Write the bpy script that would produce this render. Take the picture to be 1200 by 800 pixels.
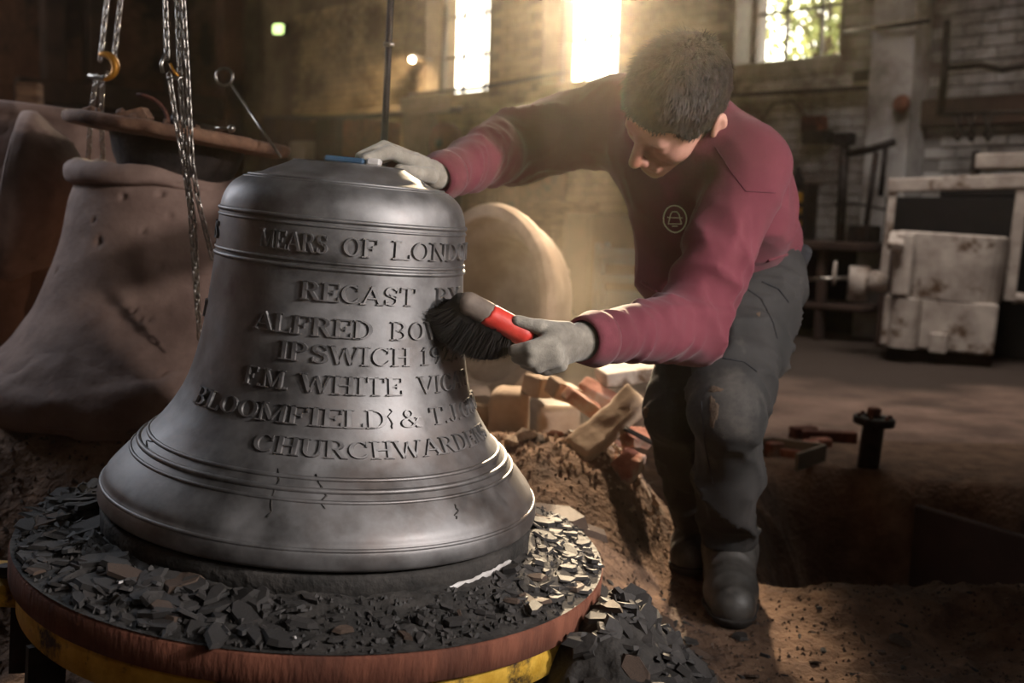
import bpy, bmesh, math, random
import numpy as np
from mathutils import Vector, Matrix, Euler

for o in list(bpy.data.objects):
    bpy.data.objects.remove(o)
SC = bpy.context.scene
COL = SC.collection
PI = math.pi
random.seed(7)
RNG = np.random.RandomState(11)

# ------------------------------------------------------------------ camera
CAM_POS = Vector((0.0, 0.0, 0.8))
FPX = 1250.0
PITCH = math.atan(145.0 / FPX)
ROLL = math.radians(1.7)
_f = Vector((0, math.cos(PITCH), -math.sin(PITCH)))
_r0 = Vector((1, 0, 0))
_u0 = Vector((0, math.sin(PITCH), math.cos(PITCH)))
CR = _r0 * math.cos(ROLL) + _u0 * math.sin(ROLL)
CU = -_r0 * math.sin(ROLL) + _u0 * math.cos(ROLL)
cd = bpy.data.cameras.new('camera')
cam = bpy.data.objects.new('camera', cd)
COL.objects.link(cam)
cam.matrix_world = Matrix(((CR.x, CU.x, -_f.x, CAM_POS.x), (CR.y, CU.y, -_f.y, CAM_POS.y),
                           (CR.z, CU.z, -_f.z, CAM_POS.z), (0, 0, 0, 1)))
cd.sensor_width = 36.0
cd.lens = FPX / 1200.0 * 36.0
cd.clip_end = 200
cd.dof.use_dof = True
cd.dof.focus_distance = 1.55
cd.dof.aperture_fstop = 4.0
SC.camera = cam


def at(px, py, d):
    """a measured picture position and its distance from the camera, as a point of the place"""
    v = _f + CR * ((px - 600) / FPX) - CU * ((py - 400) / FPX)
    return CAM_POS + v * (d / v.y)


# ------------------------------------------------------------------ sky, sun, lamps, exposure
SC.view_settings.view_transform = 'Standard'
SC.view_settings.look = 'None'
SC.view_settings.gamma = 1.0
SC.view_settings.use_curve_mapping = False
SC.view_settings.exposure = 0.0
world = bpy.data.worlds.new('world')
SC.world = world
world.use_nodes = True
bg = world.node_tree.nodes['Background']
bg.inputs['Color'].default_value = (1.0, 0.95, 0.84, 1)
bg.inputs['Strength'].default_value = 8.0


def light(name, kind, loc, target, energy, color, size=0.5, size_y=None):
    l = bpy.data.lights.new(name, kind)
    o = bpy.data.objects.new(name, l)
    COL.objects.link(o)
    o.location = loc
    o.rotation_euler = (Vector(target) - Vector(loc)).to_track_quat('-Z', 'Y').to_euler()
    l.energy = energy
    l.color = color
    if kind == 'AREA':
        l.shape = 'RECTANGLE'
        l.size = size
        l.size_y = size_y or size
    elif kind == 'SUN':
        l.angle = size
    return o


SUN_AZ, SUN_EL = math.radians(4.0), math.radians(15.0)
_sd = Vector((math.sin(SUN_AZ) * math.cos(SUN_EL), math.cos(SUN_AZ) * math.cos(SUN_EL), math.sin(SUN_EL)))
light('sun', 'SUN', _sd * 30, (0, 0, 0), 21.0, (1.0, 0.77, 0.52), math.radians(0.8))
# the photographer's key lamp (snooted, on the right), a weak softbox and side lamp, and unseen fill lights under the roof
key = light('key_lamp', 'SPOT', (2.05, 0.52, 1.50), (-0.12, 1.95, 0.86), 290, (1.0, 0.93, 0.89))
key.data.spot_size = math.radians(49)
key.data.spot_blend = 0.5
key.data.shadow_soft_size = 0.08
sbx = light('softbox', 'AREA', (1.45, 0.25, 1.55), (-0.25, 1.66, 0.70), 3.5, (1.0, 0.97, 0.95), 0.35, 0.9)
sbx.data.spread = math.radians(64)
light('front_lamp', 'AREA', (0.42, -0.45, 1.35), (-0.2, 1.7, 0.6), 1.3, (1.0, 0.93, 0.88), 0.2, 0.4)
light('side_lamp', 'AREA', (-2.0, 2.75, 1.5), (-0.4, 1.7, 0.5), 13, (0.85, 0.90, 1.0), 0.6)
rfl = light('right_fill_light', 'AREA', (1.9, 5.0, 3.9), (2.2, 6.0, 0.5), 40, (1.0, 0.90, 0.82), 1.6)  # unseen area light that brightens the right wall and floor
rfl.data.spread = math.radians(96)
light('far_fill_light', 'AREA', (-4.0, 8.6, 3.8), (-4.6, 10.5, 1.5), 26, (1.0, 0.78, 0.58), 1.2)  # unseen light added to lift the dark left wall
back = light('back_fill_light', 'SPOT', (0.45, 4.2, 2.6), (0.00, 2.25, 0.32), 850, (1.0, 0.78, 0.54))  # unseen warm spot added to brighten the bell lip and sand heap
back.data.spot_size = math.radians(25)
back.data.spot_blend = 0.4
back.data.shadow_soft_size = 0.07

# ------------------------------------------------------------------ mesh helpers
def tag(o, label=None, cat=None, group=None, kind=None):
    if label: o['label'] = label
    if cat: o['category'] = cat
    if group: o['group'] = group
    if kind: o['kind'] = kind
    return o


def empty(name, loc=(0, 0, 0), rot=None, label=None, cat=None, group=None, kind=None):
    o = bpy.data.objects.new(name, None)
    COL.objects.link(o)
    M = Matrix.Translation(Vector(loc))
    if rot is not None:
        M = M @ (rot.to_4x4() if isinstance(rot, Matrix) else Euler(rot).to_matrix().to_4x4())
    o.matrix_world = M
    o.empty_display_size = 0.05
    o['_m'] = [v for row in M for v in row]
    return tag(o, label, cat, group, kind)


def root_matrix(o):
    return Matrix([o['_m'][i * 4:i * 4 + 4] for i in range(4)]) if '_m' in o else o.matrix_basis.copy()


def link(name, me, mat, parent=None, local=False, smooth=None, **kw):
    o = bpy.data.objects.new(name, me)
    COL.objects.link(o)
    if mat is not None and len(me.materials) == 0:
        me.materials.append(mat)
    if smooth is not None:
        me.polygons.foreach_set('use_smooth', np.full(len(me.polygons), smooth, dtype=bool))
    if parent is not None:
        o.parent = parent
        if not local:
            m = root_matrix(parent)
            if parent.parent is not None:
                m = root_matrix(parent.parent)
            o.matrix_parent_inverse = m.inverted() if parent.type == 'EMPTY' else Matrix.Identity(4)
    return tag(o, **kw)


def basis(zdir, xhint=(1, 0, 0)):
    z = Vector(zdir).normalized()
    x = Vector(xhint)
    if abs(z.dot(x.normalized())) > 0.97:
        x = Vector((0, 1, 0)) if abs(z.y) < 0.9 else Vector((0, 0, 1))
    y = z.cross(x).normalized()
    x = y.cross(z).normalized()
    return Matrix((x, y, z)).transposed()


class MB:
    def __init__(self):
        self.v, self.f = [], []

    def add(self, vs, fs):
        n = len(self.v)
        self.v += [tuple(p) for p in vs]
        self.f += [tuple(i + n for i in f) for f in fs]
        return self

    def box(self, c, size, rot=None, bev=0.0, jit=0.0):
        sx, sy, sz = [s / 2 for s in size]
        R = rot if isinstance(rot, Matrix) else (Euler(rot).to_matrix() if rot else Matrix.Identity(3))
        c = Vector(c)
        if bev <= 0:
            vs = [Vector((x, y, z)) for z in (-sz, sz) for y in (-sy, sy) for x in (-sx, sx)]
            fs = [(0, 2, 3, 1), (4, 5, 7, 6), (0, 1, 5, 4), (2, 6, 7, 3), (0, 4, 6, 2), (1, 3, 7, 5)]
        else:
            b = min(bev, sx * .9, sy * .9, sz * .9)
            def ring(x, y, z, b):
                return [Vector(p) for p in ((-x + b, -y, z), (x - b, -y, z), (x, -y + b, z), (x, y - b, z), (x - b, y, z), (-x + b, y, z), (-x, y - b, z), (-x, -y + b, z))]
            vs = ring(sx - b, sy - b, -sz, b * .4) + ring(sx, sy, -sz + b, b) + ring(sx, sy, sz - b, b) + ring(sx - b, sy - b, sz, b * .4)
            fs = [tuple(range(7, -1, -1)), tuple(range(24, 32))]
            for k in range(3):
                for i in range(8):
                    j = (i + 1) % 8
                    fs.append((k * 8 + i, k * 8 + j, k * 8 + 8 + j, k * 8 + 8 + i))
        if jit:
            vs = [p + Vector((random.uniform(-jit, jit), random.uniform(-jit, jit), random.uniform(-jit, jit))) for p in vs]
        return self.add([c + R @ p for p in vs], fs)

    def cyl(self, p0, p1, r0, r1=None, n=16, cap=True):
        r1 = r0 if r1 is None else r1
        p0, p1 = Vector(p0), Vector(p1)
        B = basis(p1 - p0)
        vs = []
        for p, r in ((p0, r0), (p1, r1)):
            for i in range(n):
                a = 2 * PI * i / n
                vs.append(p + B @ Vector((r * math.cos(a), r * math.sin(a), 0)))
        fs = [(i, (i + 1) % n, n + (i + 1) % n, n + i) for i in range(n)]
        if cap:
            fs += [tuple(range(n - 1, -1, -1)), tuple(range(n, 2 * n))]
        return self.add(vs, fs)

    def lathe(self, prof, n=48, c=(0, 0, 0), B=None, a0=0.0, a1=2 * PI):
        c = Vector(c)
        B = B or Matrix.Identity(3)
        full = abs(a1 - a0 - 2 * PI) < 1e-6
        m = n if full else n + 1
        vs, fs = [], []
        for r, z in prof:
            for i in range(m):
                a = a0 + (a1 - a0) * i / n
                vs.append(c + B @ Vector((r * math.cos(a), r * math.sin(a), z)))
        for k in range(len(prof) - 1):
            for i in range(n):
                j = (i + 1) % m
                fs.append((k * m + i, k * m + j, (k + 1) * m + j, (k + 1) * m + i))
        return self.add(vs, fs)

    def tube(self, pts, r, n=8, closed=False, cap=True):
        pts = [Vector(p) for p in pts]
        k = len(pts)
        rs = r if isinstance(r, (list, tuple)) else [r] * k
        vs, fs = [], []
        prev = None
        for i, p in enumerate(pts):
            a = pts[(i - 1) % k] if (closed or i > 0) else p
            b = pts[(i + 1) % k] if (closed or i < k - 1) else p
            t = (b - a).normalized()
            if prev is None:
                x = basis(t) @ Vector((1, 0, 0))
            else:
                x = (prev - t * prev.dot(t)).normalized()
            prev = x
            y = t.cross(x)
            for j in range(n):
                an = 2 * PI * j / n
                vs.append(p + (x * math.cos(an) + y * math.sin(an)) * rs[i])
        for i in range(k if closed else k - 1):
            for j in range(n):
                i2, j2 = (i + 1) % k, (j + 1) % n
                fs.append((i * n + j, i * n + j2, i2 * n + j2, i2 * n + j))
        if cap and not closed:
            fs += [tuple(range(n - 1, -1, -1)), tuple(range((k - 1) * n, k * n))]
        return self.add(vs, fs)

    def prism(self, poly, z0, z1, B=None, c=(0, 0, 0), inset=0.0):
        """poly in the plane, extruded along the third axis"""
        B = B or Matrix.Identity(3)
        c = Vector(c)
        n = len(poly)
        cx = sum(p[0] for p in poly) / n
        cy = sum(p[1] for p in poly) / n
        lo = [c + B @ Vector((p[0], p[1], z0)) for p in poly]
        k = 1 - inset
        hi = [c + B @ Vector((cx + (p[0] - cx) * k, cy + (p[1] - cy) * k, z1)) for p in poly]
        fs = [tuple(range(n - 1, -1, -1)), tuple(range(n, 2 * n))] + [(i, (i + 1) % n, n + (i + 1) % n, n + i) for i in range(n)]
        return self.add(lo + hi, fs)

    def mesh(self, name):
        me = bpy.data.meshes.new(name)
        me.from_pydata([tuple(p) for p in self.v], [], self.f)
        me.update()
        return me

    def build(self, name, mat, parent=None, local=False, smooth=False, **kw):
        return link(name, self.mesh(name), mat, parent, local, smooth, **kw)


def grid_mesh(name, X, Y, Z):
    nx, ny = X.shape
    V = np.stack([X.ravel(), Y.ravel(), Z.ravel()], 1)
    idx = np.arange(nx * ny).reshape(nx, ny)
    F = np.stack([idx[:-1, :-1].ravel(), idx[1:, :-1].ravel(), idx[1:, 1:].ravel(), idx[:-1, 1:].ravel()], 1)
    return fast_mesh(name, V, F)


def fast_mesh(name, V, F):
    me = bpy.data.meshes.new(name)
    me.vertices.add(len(V))
    me.vertices.foreach_set('co', np.asarray(V, dtype=np.float32).ravel())
    k = F.shape[1]
    me.loops.add(F.size)
    me.loops.foreach_set('vertex_index', F.astype(np.int32).ravel())
    me.polygons.add(len(F))
    me.polygons.foreach_set('loop_start', np.arange(0, F.size, k, dtype=np.int32))
    me.polygons.foreach_set('loop_total', np.full(len(F), k, dtype=np.int32))
    me.polygons.foreach_set('use_smooth', np.ones(len(F), dtype=bool))
    me.update(calc_edges=True)
    me.validate()
    return me


# ------------------------------------------------------------------ numpy noise and distance fields
def _hash(i, j, k):
    h = (i.astype(np.int64) * 374761393 + j.astype(np.int64) * 668265263 + k.astype(np.int64) * 2147483647 + 1013) & 0x7fffffff
    h = ((h ^ (h >> 13)) * 1274126177) & 0x7fffffff
    return ((h ^ (h >> 16)) & 0xffff) / 32767.5 - 1.0


def noise3(P):
    P = np.asarray(P, dtype=np.float64)
    I = np.floor(P).astype(np.int64)
    f = P - I
    f = f * f * (3 - 2 * f)
    out = 0
    for a in (0, 1):
        wa = f[..., 0] if a else 1 - f[..., 0]
        for b in (0, 1):
            wb = f[..., 1] if b else 1 - f[..., 1]
            for c in (0, 1):
                wc = f[..., 2] if c else 1 - f[..., 2]
                out = out + wa * wb * wc * _hash(I[..., 0] + a, I[..., 1] + b, I[..., 2] + c)
    return out


def fbm(P, oct=4, ridge=False):
    P = np.asarray(P, dtype=np.float64)
    s, a, t = 0, 1.0, 0
    for o in range(oct):
        n = noise3(P * (2 ** o) + o * 17.3)
        if ridge:
            n = 1 - 2 * np.abs(n)
        s = s + a * n
        t += a
        a *= 0.5
    return s / t


def sd_cone(P, a, b, ra, rb):
    a, b = np.array(a), np.array(b)
    d = b - a
    t = np.clip(((P - a) @ d) / (d @ d), 0, 1)
    q = P - a - t[:, None] * d
    return np.sqrt((q * q).sum(1)) - (ra + (rb - ra) * t)


def sd_chain(P, pts, rs, k=0.01):
    D = None
    for i in range(len(pts) - 1):
        d = sd_cone(P, pts[i], pts[i + 1], rs[i], rs[i + 1])
        D = d if D is None else smin(D, d, k)
    return D


def sd_ell(P, c, r, R=None):
    q = P - np.array(c)
    if R is not None:
        q = q @ np.array(R)          # columns of R are the axes
    r = np.array(r)
    k0 = np.sqrt(((q / r) ** 2).sum(1))
    k1 = np.sqrt(((q / (r * r)) ** 2).sum(1)) + 1e-9
    return k0 * (k0 - 1) / k1


def sd_box(P, c, h, R=None, rr=0.0):
    q = P - np.array(c)
    if R is not None:
        q = q @ np.array(R)
    q = np.abs(q) - (np.array(h) - rr)
    return np.sqrt((np.maximum(q, 0) ** 2).sum(1)) + np.minimum(q.max(1), 0) - rr


def smin(a, b, k):
    h = np.clip(0.5 + 0.5 * (b - a) / k, 0, 1)
    return b + (a - b) * h - k * h * (1 - h)


def smax(a, b, k):
    return -smin(-a, -b, k)


def surface(name, sdf, lo, hi, h):
    """surface nets over a distance function"""
    lo, hi = np.array(lo, float), np.array(hi, float)
    n = np.ceil((hi - lo) / h).astype(int) + 1
    # coarse pass first, the fine grid only near the surface
    K = 4
    nc = (n - 1) // K + 2
    axc = [lo[i] + h * K * np.arange(nc[i]) for i in range(3)]
    Gc = np.stack(np.meshgrid(*axc, indexing='ij'), -1).reshape(-1, 3)
    Dc = sdf(Gc).reshape(nc)
    mn, mx = Dc.copy(), Dc.copy()
    near = np.abs(Dc) < h * K * 1.9 + 0.008
    n = (nc - 1) * K + 1
    blk = np.zeros(nc - 1, dtype=bool)
    for a in (0, 1):
        for b in (0, 1):
            for c in (0, 1):
                blk |= near[a:nc[0] - 1 + a, b:nc[1] - 1 + b, c:nc[2] - 1 + c]
    D = np.kron(np.where(Dc < 0, -1.0, 1.0), np.ones((K, K, K)))[:n[0], :n[1], :n[2]].copy()
    m = np.zeros(n, dtype=bool)
    B = np.argwhere(blk) * K
    for a in range(K + 1):
        for b in range(K + 1):
            for c in range(K + 1):
                m[B[:, 0] + a, B[:, 1] + b, B[:, 2] + c] = True
    idx3 = np.argwhere(m)
    vals = np.empty(len(idx3))
    for s in range(0, len(idx3), 300000):
        vals[s:s + 300000] = sdf(lo + h * idx3[s:s + 300000])
    # points not evaluated take the sign of their block's corner
    full = np.zeros(n)
    ii = np.minimum(np.arange(n[0]) // K, nc[0] - 1)
    jj = np.minimum(np.arange(n[1]) // K, nc[1] - 1)
    kk = np.minimum(np.arange(n[2]) // K, nc[2] - 1)
    D = np.where(Dc[np.ix_(ii, jj, kk)] < 0, -1.0, 1.0)
    D[m] = vals
    S = D < 0
    cells = n - 1
    cnt = np.zeros(cells)
    acc = np.zeros(tuple(cells) + (3,))
    def sl(o):
        return tuple(slice(o[i], o[i] + cells[i]) for i in range(3))
    corners = [(a, b, c) for a in (0, 1) for b in (0, 1) for c in (0, 1)]
    for c0 in corners:
        for axis in range(3):
            if c0[axis]:
                continue
            c1 = list(c0); c1[axis] = 1
            d0, d1 = D[sl(c0)], D[sl(c1)]
            m = (d0 < 0) != (d1 < 0)
            t = np.where(m, d0 / np.where(m, d0 - d1, 1), 0)
            cnt += m
            for i in range(3):
                acc[..., i] += m * ((t if i == axis else 0) + c0[i])
    act = cnt > 0
    idx = -np.ones(cells, dtype=np.int64)
    idx[act] = np.arange(act.sum())
    ijk = np.argwhere(act)
    V = lo + h * (ijk + acc[act] / cnt[act][:, None])
    F = []
    for axis in range(3):
        o = [slice(0, n[i]) for i in range(3)]
        a = list(o); b = list(o)
        a[axis] = slice(0, n[axis] - 1); b[axis] = slice(1, n[axis])
        sa, sb = S[tuple(a)], S[tuple(b)]
        E = np.argwhere(sa != sb)
        fl = sa[tuple(E.T)]
        u, v = (axis + 1) % 3, (axis + 2) % 3
        ok = (E[:, u] > 0) & (E[:, v] > 0) & (E[:, u] < cells[u]) & (E[:, v] < cells[v])
        E, fl = E[ok], fl[ok]
        q = []
        for du, dv in ((-1, -1), (0, -1), (0, 0), (-1, 0)):
            c = E.copy(); c[:, u] += du; c[:, v] += dv
            q.append(idx[tuple(c.T)])
        q = np.stack(q, 1)
        q[~fl] = q[~fl][:, ::-1]
        F.append(q)
    F = np.concatenate(F)
    return fast_mesh(name, V, F)


def mesh_co(me):
    a = np.empty(len(me.vertices) * 3, dtype=np.float32)
    me.vertices.foreach_get('co', a)
    return a.reshape(-1, 3).astype(float)


def set_co(me, V):
    me.vertices.foreach_set('co', V.astype(np.float32).ravel())
    me.update()


# ------------------------------------------------------------------ materials
MATS = {}


def material(name, c1, c2=None, rough=0.8, metal=0.0, scale=6.0, bump=0.2, bscale=40.0, c3=None, s3=2.0, t3=(0.5, 0.62), rough2=None,
             detail=6.0, spec=0.5, sheen=0.0, coords='Object', stretch=None, bdist=0.004, emit=None, estr=0.0, lo=0.35, hi=0.65):
    if name in MATS:
        return MATS[name]
    m = bpy.data.materials.new(name)
    m.use_nodes = True
    nt = m.node_tree
    N, L = nt.nodes, nt.links
    p = N['Principled BSDF']
    p.inputs['Metallic'].default_value = metal
    p.inputs['Roughness'].default_value = rough
    p.inputs['Specular IOR Level'].default_value = spec
    tc = N.new('ShaderNodeTexCoord')
    src = tc.outputs[coords]
    if stretch:
        mp = N.new('ShaderNodeMapping')
        mp.inputs['Scale'].default_value = stretch
        L.new(src, mp.inputs['Vector'])
        src = mp.outputs[0]
    n1 = N.new('ShaderNodeTexNoise')
    n1.inputs['Scale'].default_value = scale
    n1.inputs['Detail'].default_value = detail
    n1.inputs['Roughness'].default_value = 0.62
    L.new(src, n1.inputs['Vector'])
    ramp = N.new('ShaderNodeValToRGB')
    ramp.color_ramp.elements[0].position = lo
    ramp.color_ramp.elements[1].position = hi
    ramp.color_ramp.elements[0].color = (*c1, 1)
    ramp.color_ramp.elements[1].color = (*(c2 or c1), 1)
    L.new(n1.outputs['Fac'], ramp.inputs['Fac'])
    col = ramp.outputs['Color']
    if c3:
        n3 = N.new('ShaderNodeTexNoise')
        n3.inputs['Scale'].default_value = s3
        n3.inputs['Detail'].default_value = 8
        n3.inputs['Roughness'].default_value = 0.65
        L.new(src, n3.inputs['Vector'])
        r3 = N.new('ShaderNodeValToRGB')
        r3.color_ramp.elements[0].position = t3[0]
        r3.color_ramp.elements[1].position = t3[1]
        L.new(n3.outputs['Fac'], r3.inputs['Fac'])
        mx = N.new('ShaderNodeMix')
        mx.data_type = 'RGBA'
        L.new(r3.outputs['Color'], mx.inputs['Factor'])
        L.new(col, mx.inputs['A'])
        mx.inputs['B'].default_value = (*c3, 1)
        col = mx.outputs['Result']
    L.new(col, p.inputs['Base Color'])
    if rough2 is not None:
        mr = N.new('ShaderNodeMapRange')
        mr.inputs['From Min'].default_value = 0.3
        mr.inputs['From Max'].default_value = 0.7
        mr.inputs['To Min'].default_value = rough
        mr.inputs['To Max'].default_value = rough2
        L.new(n1.outputs['Fac'], mr.inputs['Value'])
        L.new(mr.outputs[0], p.inputs['Roughness'])
    if bump > 0:
        nb = N.new('ShaderNodeTexNoise')
        nb.inputs['Scale'].default_value = bscale
        nb.inputs['Detail'].default_value = 5
        L.new(src, nb.inputs['Vector'])
        b = N.new('ShaderNodeBump')
        b.inputs['Strength'].default_value = bump
        b.inputs['Distance'].default_value = bdist
        L.new(nb.outputs['Fac'], b.inputs['Height'])
        L.new(b.outputs[0], p.inputs['Normal'])
    if sheen:
        p.inputs['Sheen Weight'].default_value = sheen
        p.inputs['Sheen Roughness'].default_value = 0.5
    if emit:
        p.inputs['Emission Color'].default_value = (*emit, 1)
        p.inputs['Emission Strength'].default_value = estr
    MATS[name] = m
    return m


def C(h):
    """sRGB hex to linear"""
    h = h.lstrip('#')
    return tuple(((int(h[i:i + 2], 16) / 255) ** 2.2) for i in (0, 2, 4))


M_BELL = material('bell bronze', C('524f4e'), C('918f8f'), 0.42, 0.80, 13, 0.14, 220, C('655953'), 4.0, (0.5, 0.75), rough2=0.66, bdist=0.001, lo=0.3, hi=0.72, detail=10)
M_LOAM = material('black loam', C('1f1d1b'), C('383431'), 0.85, 0, 20, 0.6, 90, bdist=0.006)
M_FLAKE = material('black flake', C('211f1e'), C('3d3937'), 0.75, 0, 25, 0.4, 120)
M_FLAKEB = material('brown flake', C('3a2e27'), C('564539'), 0.8, 0, 25, 0.4, 120)
M_PALE = material('pale chip', C('a09a96'), C('c6c2bf'), 0.5, 0, 25, 0.2, 90)
M_SAND = material('moulding sand', C('5b4638'), C('7d6350'), 0.95, 0, 14, 0.9, 70, C('352821'), 3.0, (0.5, 0.7), bdist=0.012)
M_CLAY = material('clay mould', C('5e4a42'), C('7b655b'), 0.85, 0, 6, 0.35, 60, C('493730'), 2.2, (0.5, 0.7), bdist=0.005)
M_CLAYPALE = material('pale clay mould', C('8f7a68'), C('b39d88'), 0.85, 0, 6, 0.3, 60, C('7b6350'), 2.2, (0.5, 0.7))
M_RUST = material('rusty iron', C('4a2a20'), C('6b4031'), 0.85, 0.2, 18, 0.6, 90, C('2e1c17'), 6, (0.5, 0.65))
M_IRON = material('dark iron', C('252120'), C('3b3532'), 0.6, 0.7, 18, 0.4, 90, C('3c2a22'), 5, (0.55, 0.7))
M_STEEL = material('chain steel', C('6f6863'), C('a19b94'), 0.30, 1.0, 30, 0.1, 90)
M_WOODOLD = material('old timber', C('5a4233'), C('8a6a50'), 0.85, 0, 8, 0.5, 60, stretch=(1, 1, 6))
M_BRICKRED = material('broken red brick', C('7c4a3c'), C('b07a66'), 0.9, 0, 20, 0.6, 70, C('a5968a'), 7, (0.5, 0.62))
M_LADLE = material('ladle whitewash', C('8c8078'), C('b5aaa0'), 0.85, 0, 7, 0.5, 40, C('55402f'), 4.5, (0.56, 0.64))
M_BLUE = material('blue paint', C('24384a'), C('2f4a60'), 0.6, 0, 9, 0.2, 40, C('3c3430'), 5, (0.58, 0.66))
M_BLUEPAD = material('blue pad', C('2a4258'), C('335068'), 0.7, 0, 9, 0.1, 40)

# ================================================================== the setting
E_U = Vector((0.679, -0.734, 0)).normalized()     # along the window wall, to the right
E_O = Vector((0.734, 0.679, 0)).normalized()      # out through it
W_ORG = Vector((2.3, 8.5, 0))
RW = Matrix((E_U, E_O, Vector((0, 0, 1)))).transposed()

M_WALL = None


def wall_material(name, joint):
    m = bpy.data.materials.new(name)
    m.use_nodes = True
    N, L = m.node_tree.nodes, m.node_tree.links
    p = N['Principled BSDF']
    p.inputs['Roughness'].default_value = 0.9
    tc = N.new('ShaderNodeTexCoord')
    geo = N.new('ShaderNodeNewGeometry')
    n1 = N.new('ShaderNodeTexNoise')
    n1.inputs['Scale'].default_value = 1.6
    n1.inputs['Detail'].default_value = 9
    n1.inputs['Roughness'].default_value = 0.68
    L.new(geo.outputs['Position'], n1.inputs['Vector'])
    sep = N.new('ShaderNodeSeparateXYZ')
    L.new(geo.outputs['Position'], sep.inputs[0])
    # whitewash on the right bay, bare ochre plaster further along
    mr = N.new('ShaderNodeMapRange')
    mr.inputs['From Min'].default_value = 1.0
    mr.inputs['From Max'].default_value = 2.2
    L.new(sep.outputs['X'], mr.inputs['Value'])
    mixa = N.new('ShaderNodeMix')
    mixa.data_type = 'RGBA'
    L.new(mr.outputs[0], mixa.inputs['Factor'])
    mixa.inputs['A'].default_value = (*C('97825f'), 1)
    mixa.inputs['B'].default_value = (*C('a3a09d'), 1)
    r = N.new('ShaderNodeValToRGB')
    r.color_ramp.elements[0].position = 0.40
    r.color_ramp.elements[1].position = 0.60
    r.color_ramp.elements[0].color = (0.18, 0.13, 0.10, 1)
    r.color_ramp.elements[1].color = (1, 1, 1, 1)
    L.new(n1.outputs['Fac'], r.inputs['Fac'])
    mul = N.new('ShaderNodeMix')
    mul.data_type = 'RGBA'
    mul.blend_type = 'MULTIPLY'
    mul.inputs['Factor'].default_value = 0.85
    L.new(mixa.outputs['Result'], mul.inputs['A'])
    L.new(r.outputs['Color'], mul.inputs['B'])
    out = mul.outputs['Result']
    if joint:
        m2 = N.new('ShaderNodeMix')
        m2.data_type = 'RGBA'
        m2.inputs['Factor'].default_value = 0.55
        L.new(out, m2.inputs['A'])
        m2.inputs['B'].default_value = (*C('3c3029'), 1)
        out = m2.outputs['Result']
    L.new(out, p.inputs['Base Color'])
    nb = N.new('ShaderNodeTexNoise')
    nb.inputs['Scale'].default_value = 22
    nb.inputs['Detail'].default_value = 5
    L.new(geo.outputs['Position'], nb.inputs['Vector'])
    b = N.new('ShaderNodeBump')
    b.inputs['Strength'].default_value = 0.5
    b.inputs['Distance'].default_value = 0.01
    L.new(nb.outputs['Fac'], b.inputs['Height'])
    L.new(b.outputs[0], p.inputs['Normal'])
    return m


M_BRICKW = wall_material('painted brick', False)
M_MORTAR = wall_material('mortar', True)
M_DARKWALL = material('sooty boards', C('503528'), C('70503c'), 0.9, 0, 2.5, 0.4, 20, C('2c1e17'), 1.2, (0.45, 0.6))
M_DARKBEAM = material('sooty timber', C('2c201a'), C('46342b'), 0.9, 0, 3, 0.4, 20)
M_FLOOR = material('trodden sand floor', C('6d574c'), C('947a6b'), 0.95, 0, 3.0, 0.7, 26, C('473830'), 1.1, (0.5, 0.66), bdist=0.02)
# soot trodden into the floor around the furnace, ragged at its edge
_n, _l = M_FLOOR.node_tree.nodes, M_FLOOR.node_tree.links
_p = _n['Principled BSDF']
_src = _p.inputs['Base Color'].links[0].from_socket
_g = _n.new('ShaderNodeNewGeometry'); _s = _n.new('ShaderNodeSeparateXYZ'); _l.new(_g.outputs['Position'], _s.inputs[0])
_ns = _n.new('ShaderNodeTexNoise'); _ns.inputs['Scale'].default_value = 1.3; _ns.inputs['Detail'].default_value = 6; _l.new(_g.outputs['Position'], _ns.inputs['Vector'])
_a = _n.new('ShaderNodeMath'); _a.operation = 'MULTIPLY_ADD'; _a.inputs[1].default_value = 2.2; _l.new(_ns.outputs['Fac'], _a.inputs[0]); _l.new(_s.outputs['Y'], _a.inputs[2])
_r = _n.new('ShaderNodeMapRange'); _r.inputs['From Min'].default_value = 5.9; _r.inputs['From Max'].default_value = 6.7; _l.new(_a.outputs[0], _r.inputs['Value'])
_x = _n.new('ShaderNodeMix'); _x.data_type = 'RGBA'; _l.new(_r.outputs[0], _x.inputs['Factor']); _l.new(_src, _x.inputs['A']); _x.inputs['B'].default_value = (*C('3a2f28'), 1)
_l.new(_x.outputs['Result'], _p.inputs['Base Color'])
M_CEIL = material('sooty ceiling', C('1a1614'), C('2a2421'), 0.95, 0, 3, 0.2, 20)

WINS = [(-4.95, -3.88), (-3.08, -2.08), (-0.78, 0.19)]
SILL, HEAD = 2.11, 4.3
wall = empty('wall_back', W_ORG, RW, kind='structure')
T_WALL = 0.45
mb = MB()
us = [-9.2, -4.95, -3.88, -3.08, -2.08, -0.78, 0.19, 9.5]
for i in range(len(us) - 1):
    u0, u1 = us[i], us[i + 1]
    if (u0, u1) in WINS:
        mb.box(((u0 + u1) / 2, T_WALL / 2, SILL / 2 - .25), (u1 - u0, T_WALL, SILL + .5))
        mb.box(((u0 + u1) / 2, T_WALL / 2, (HEAD + 6.5) / 2), (u1 - u0, T_WALL, 6.5 - HEAD))
    else:
        mb.box(((u0 + u1) / 2, T_WALL / 2, 3.0), (u1 - u0, T_WALL, 7.0))
mb.build('masonry', M_MORTAR, wall, True)

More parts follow.
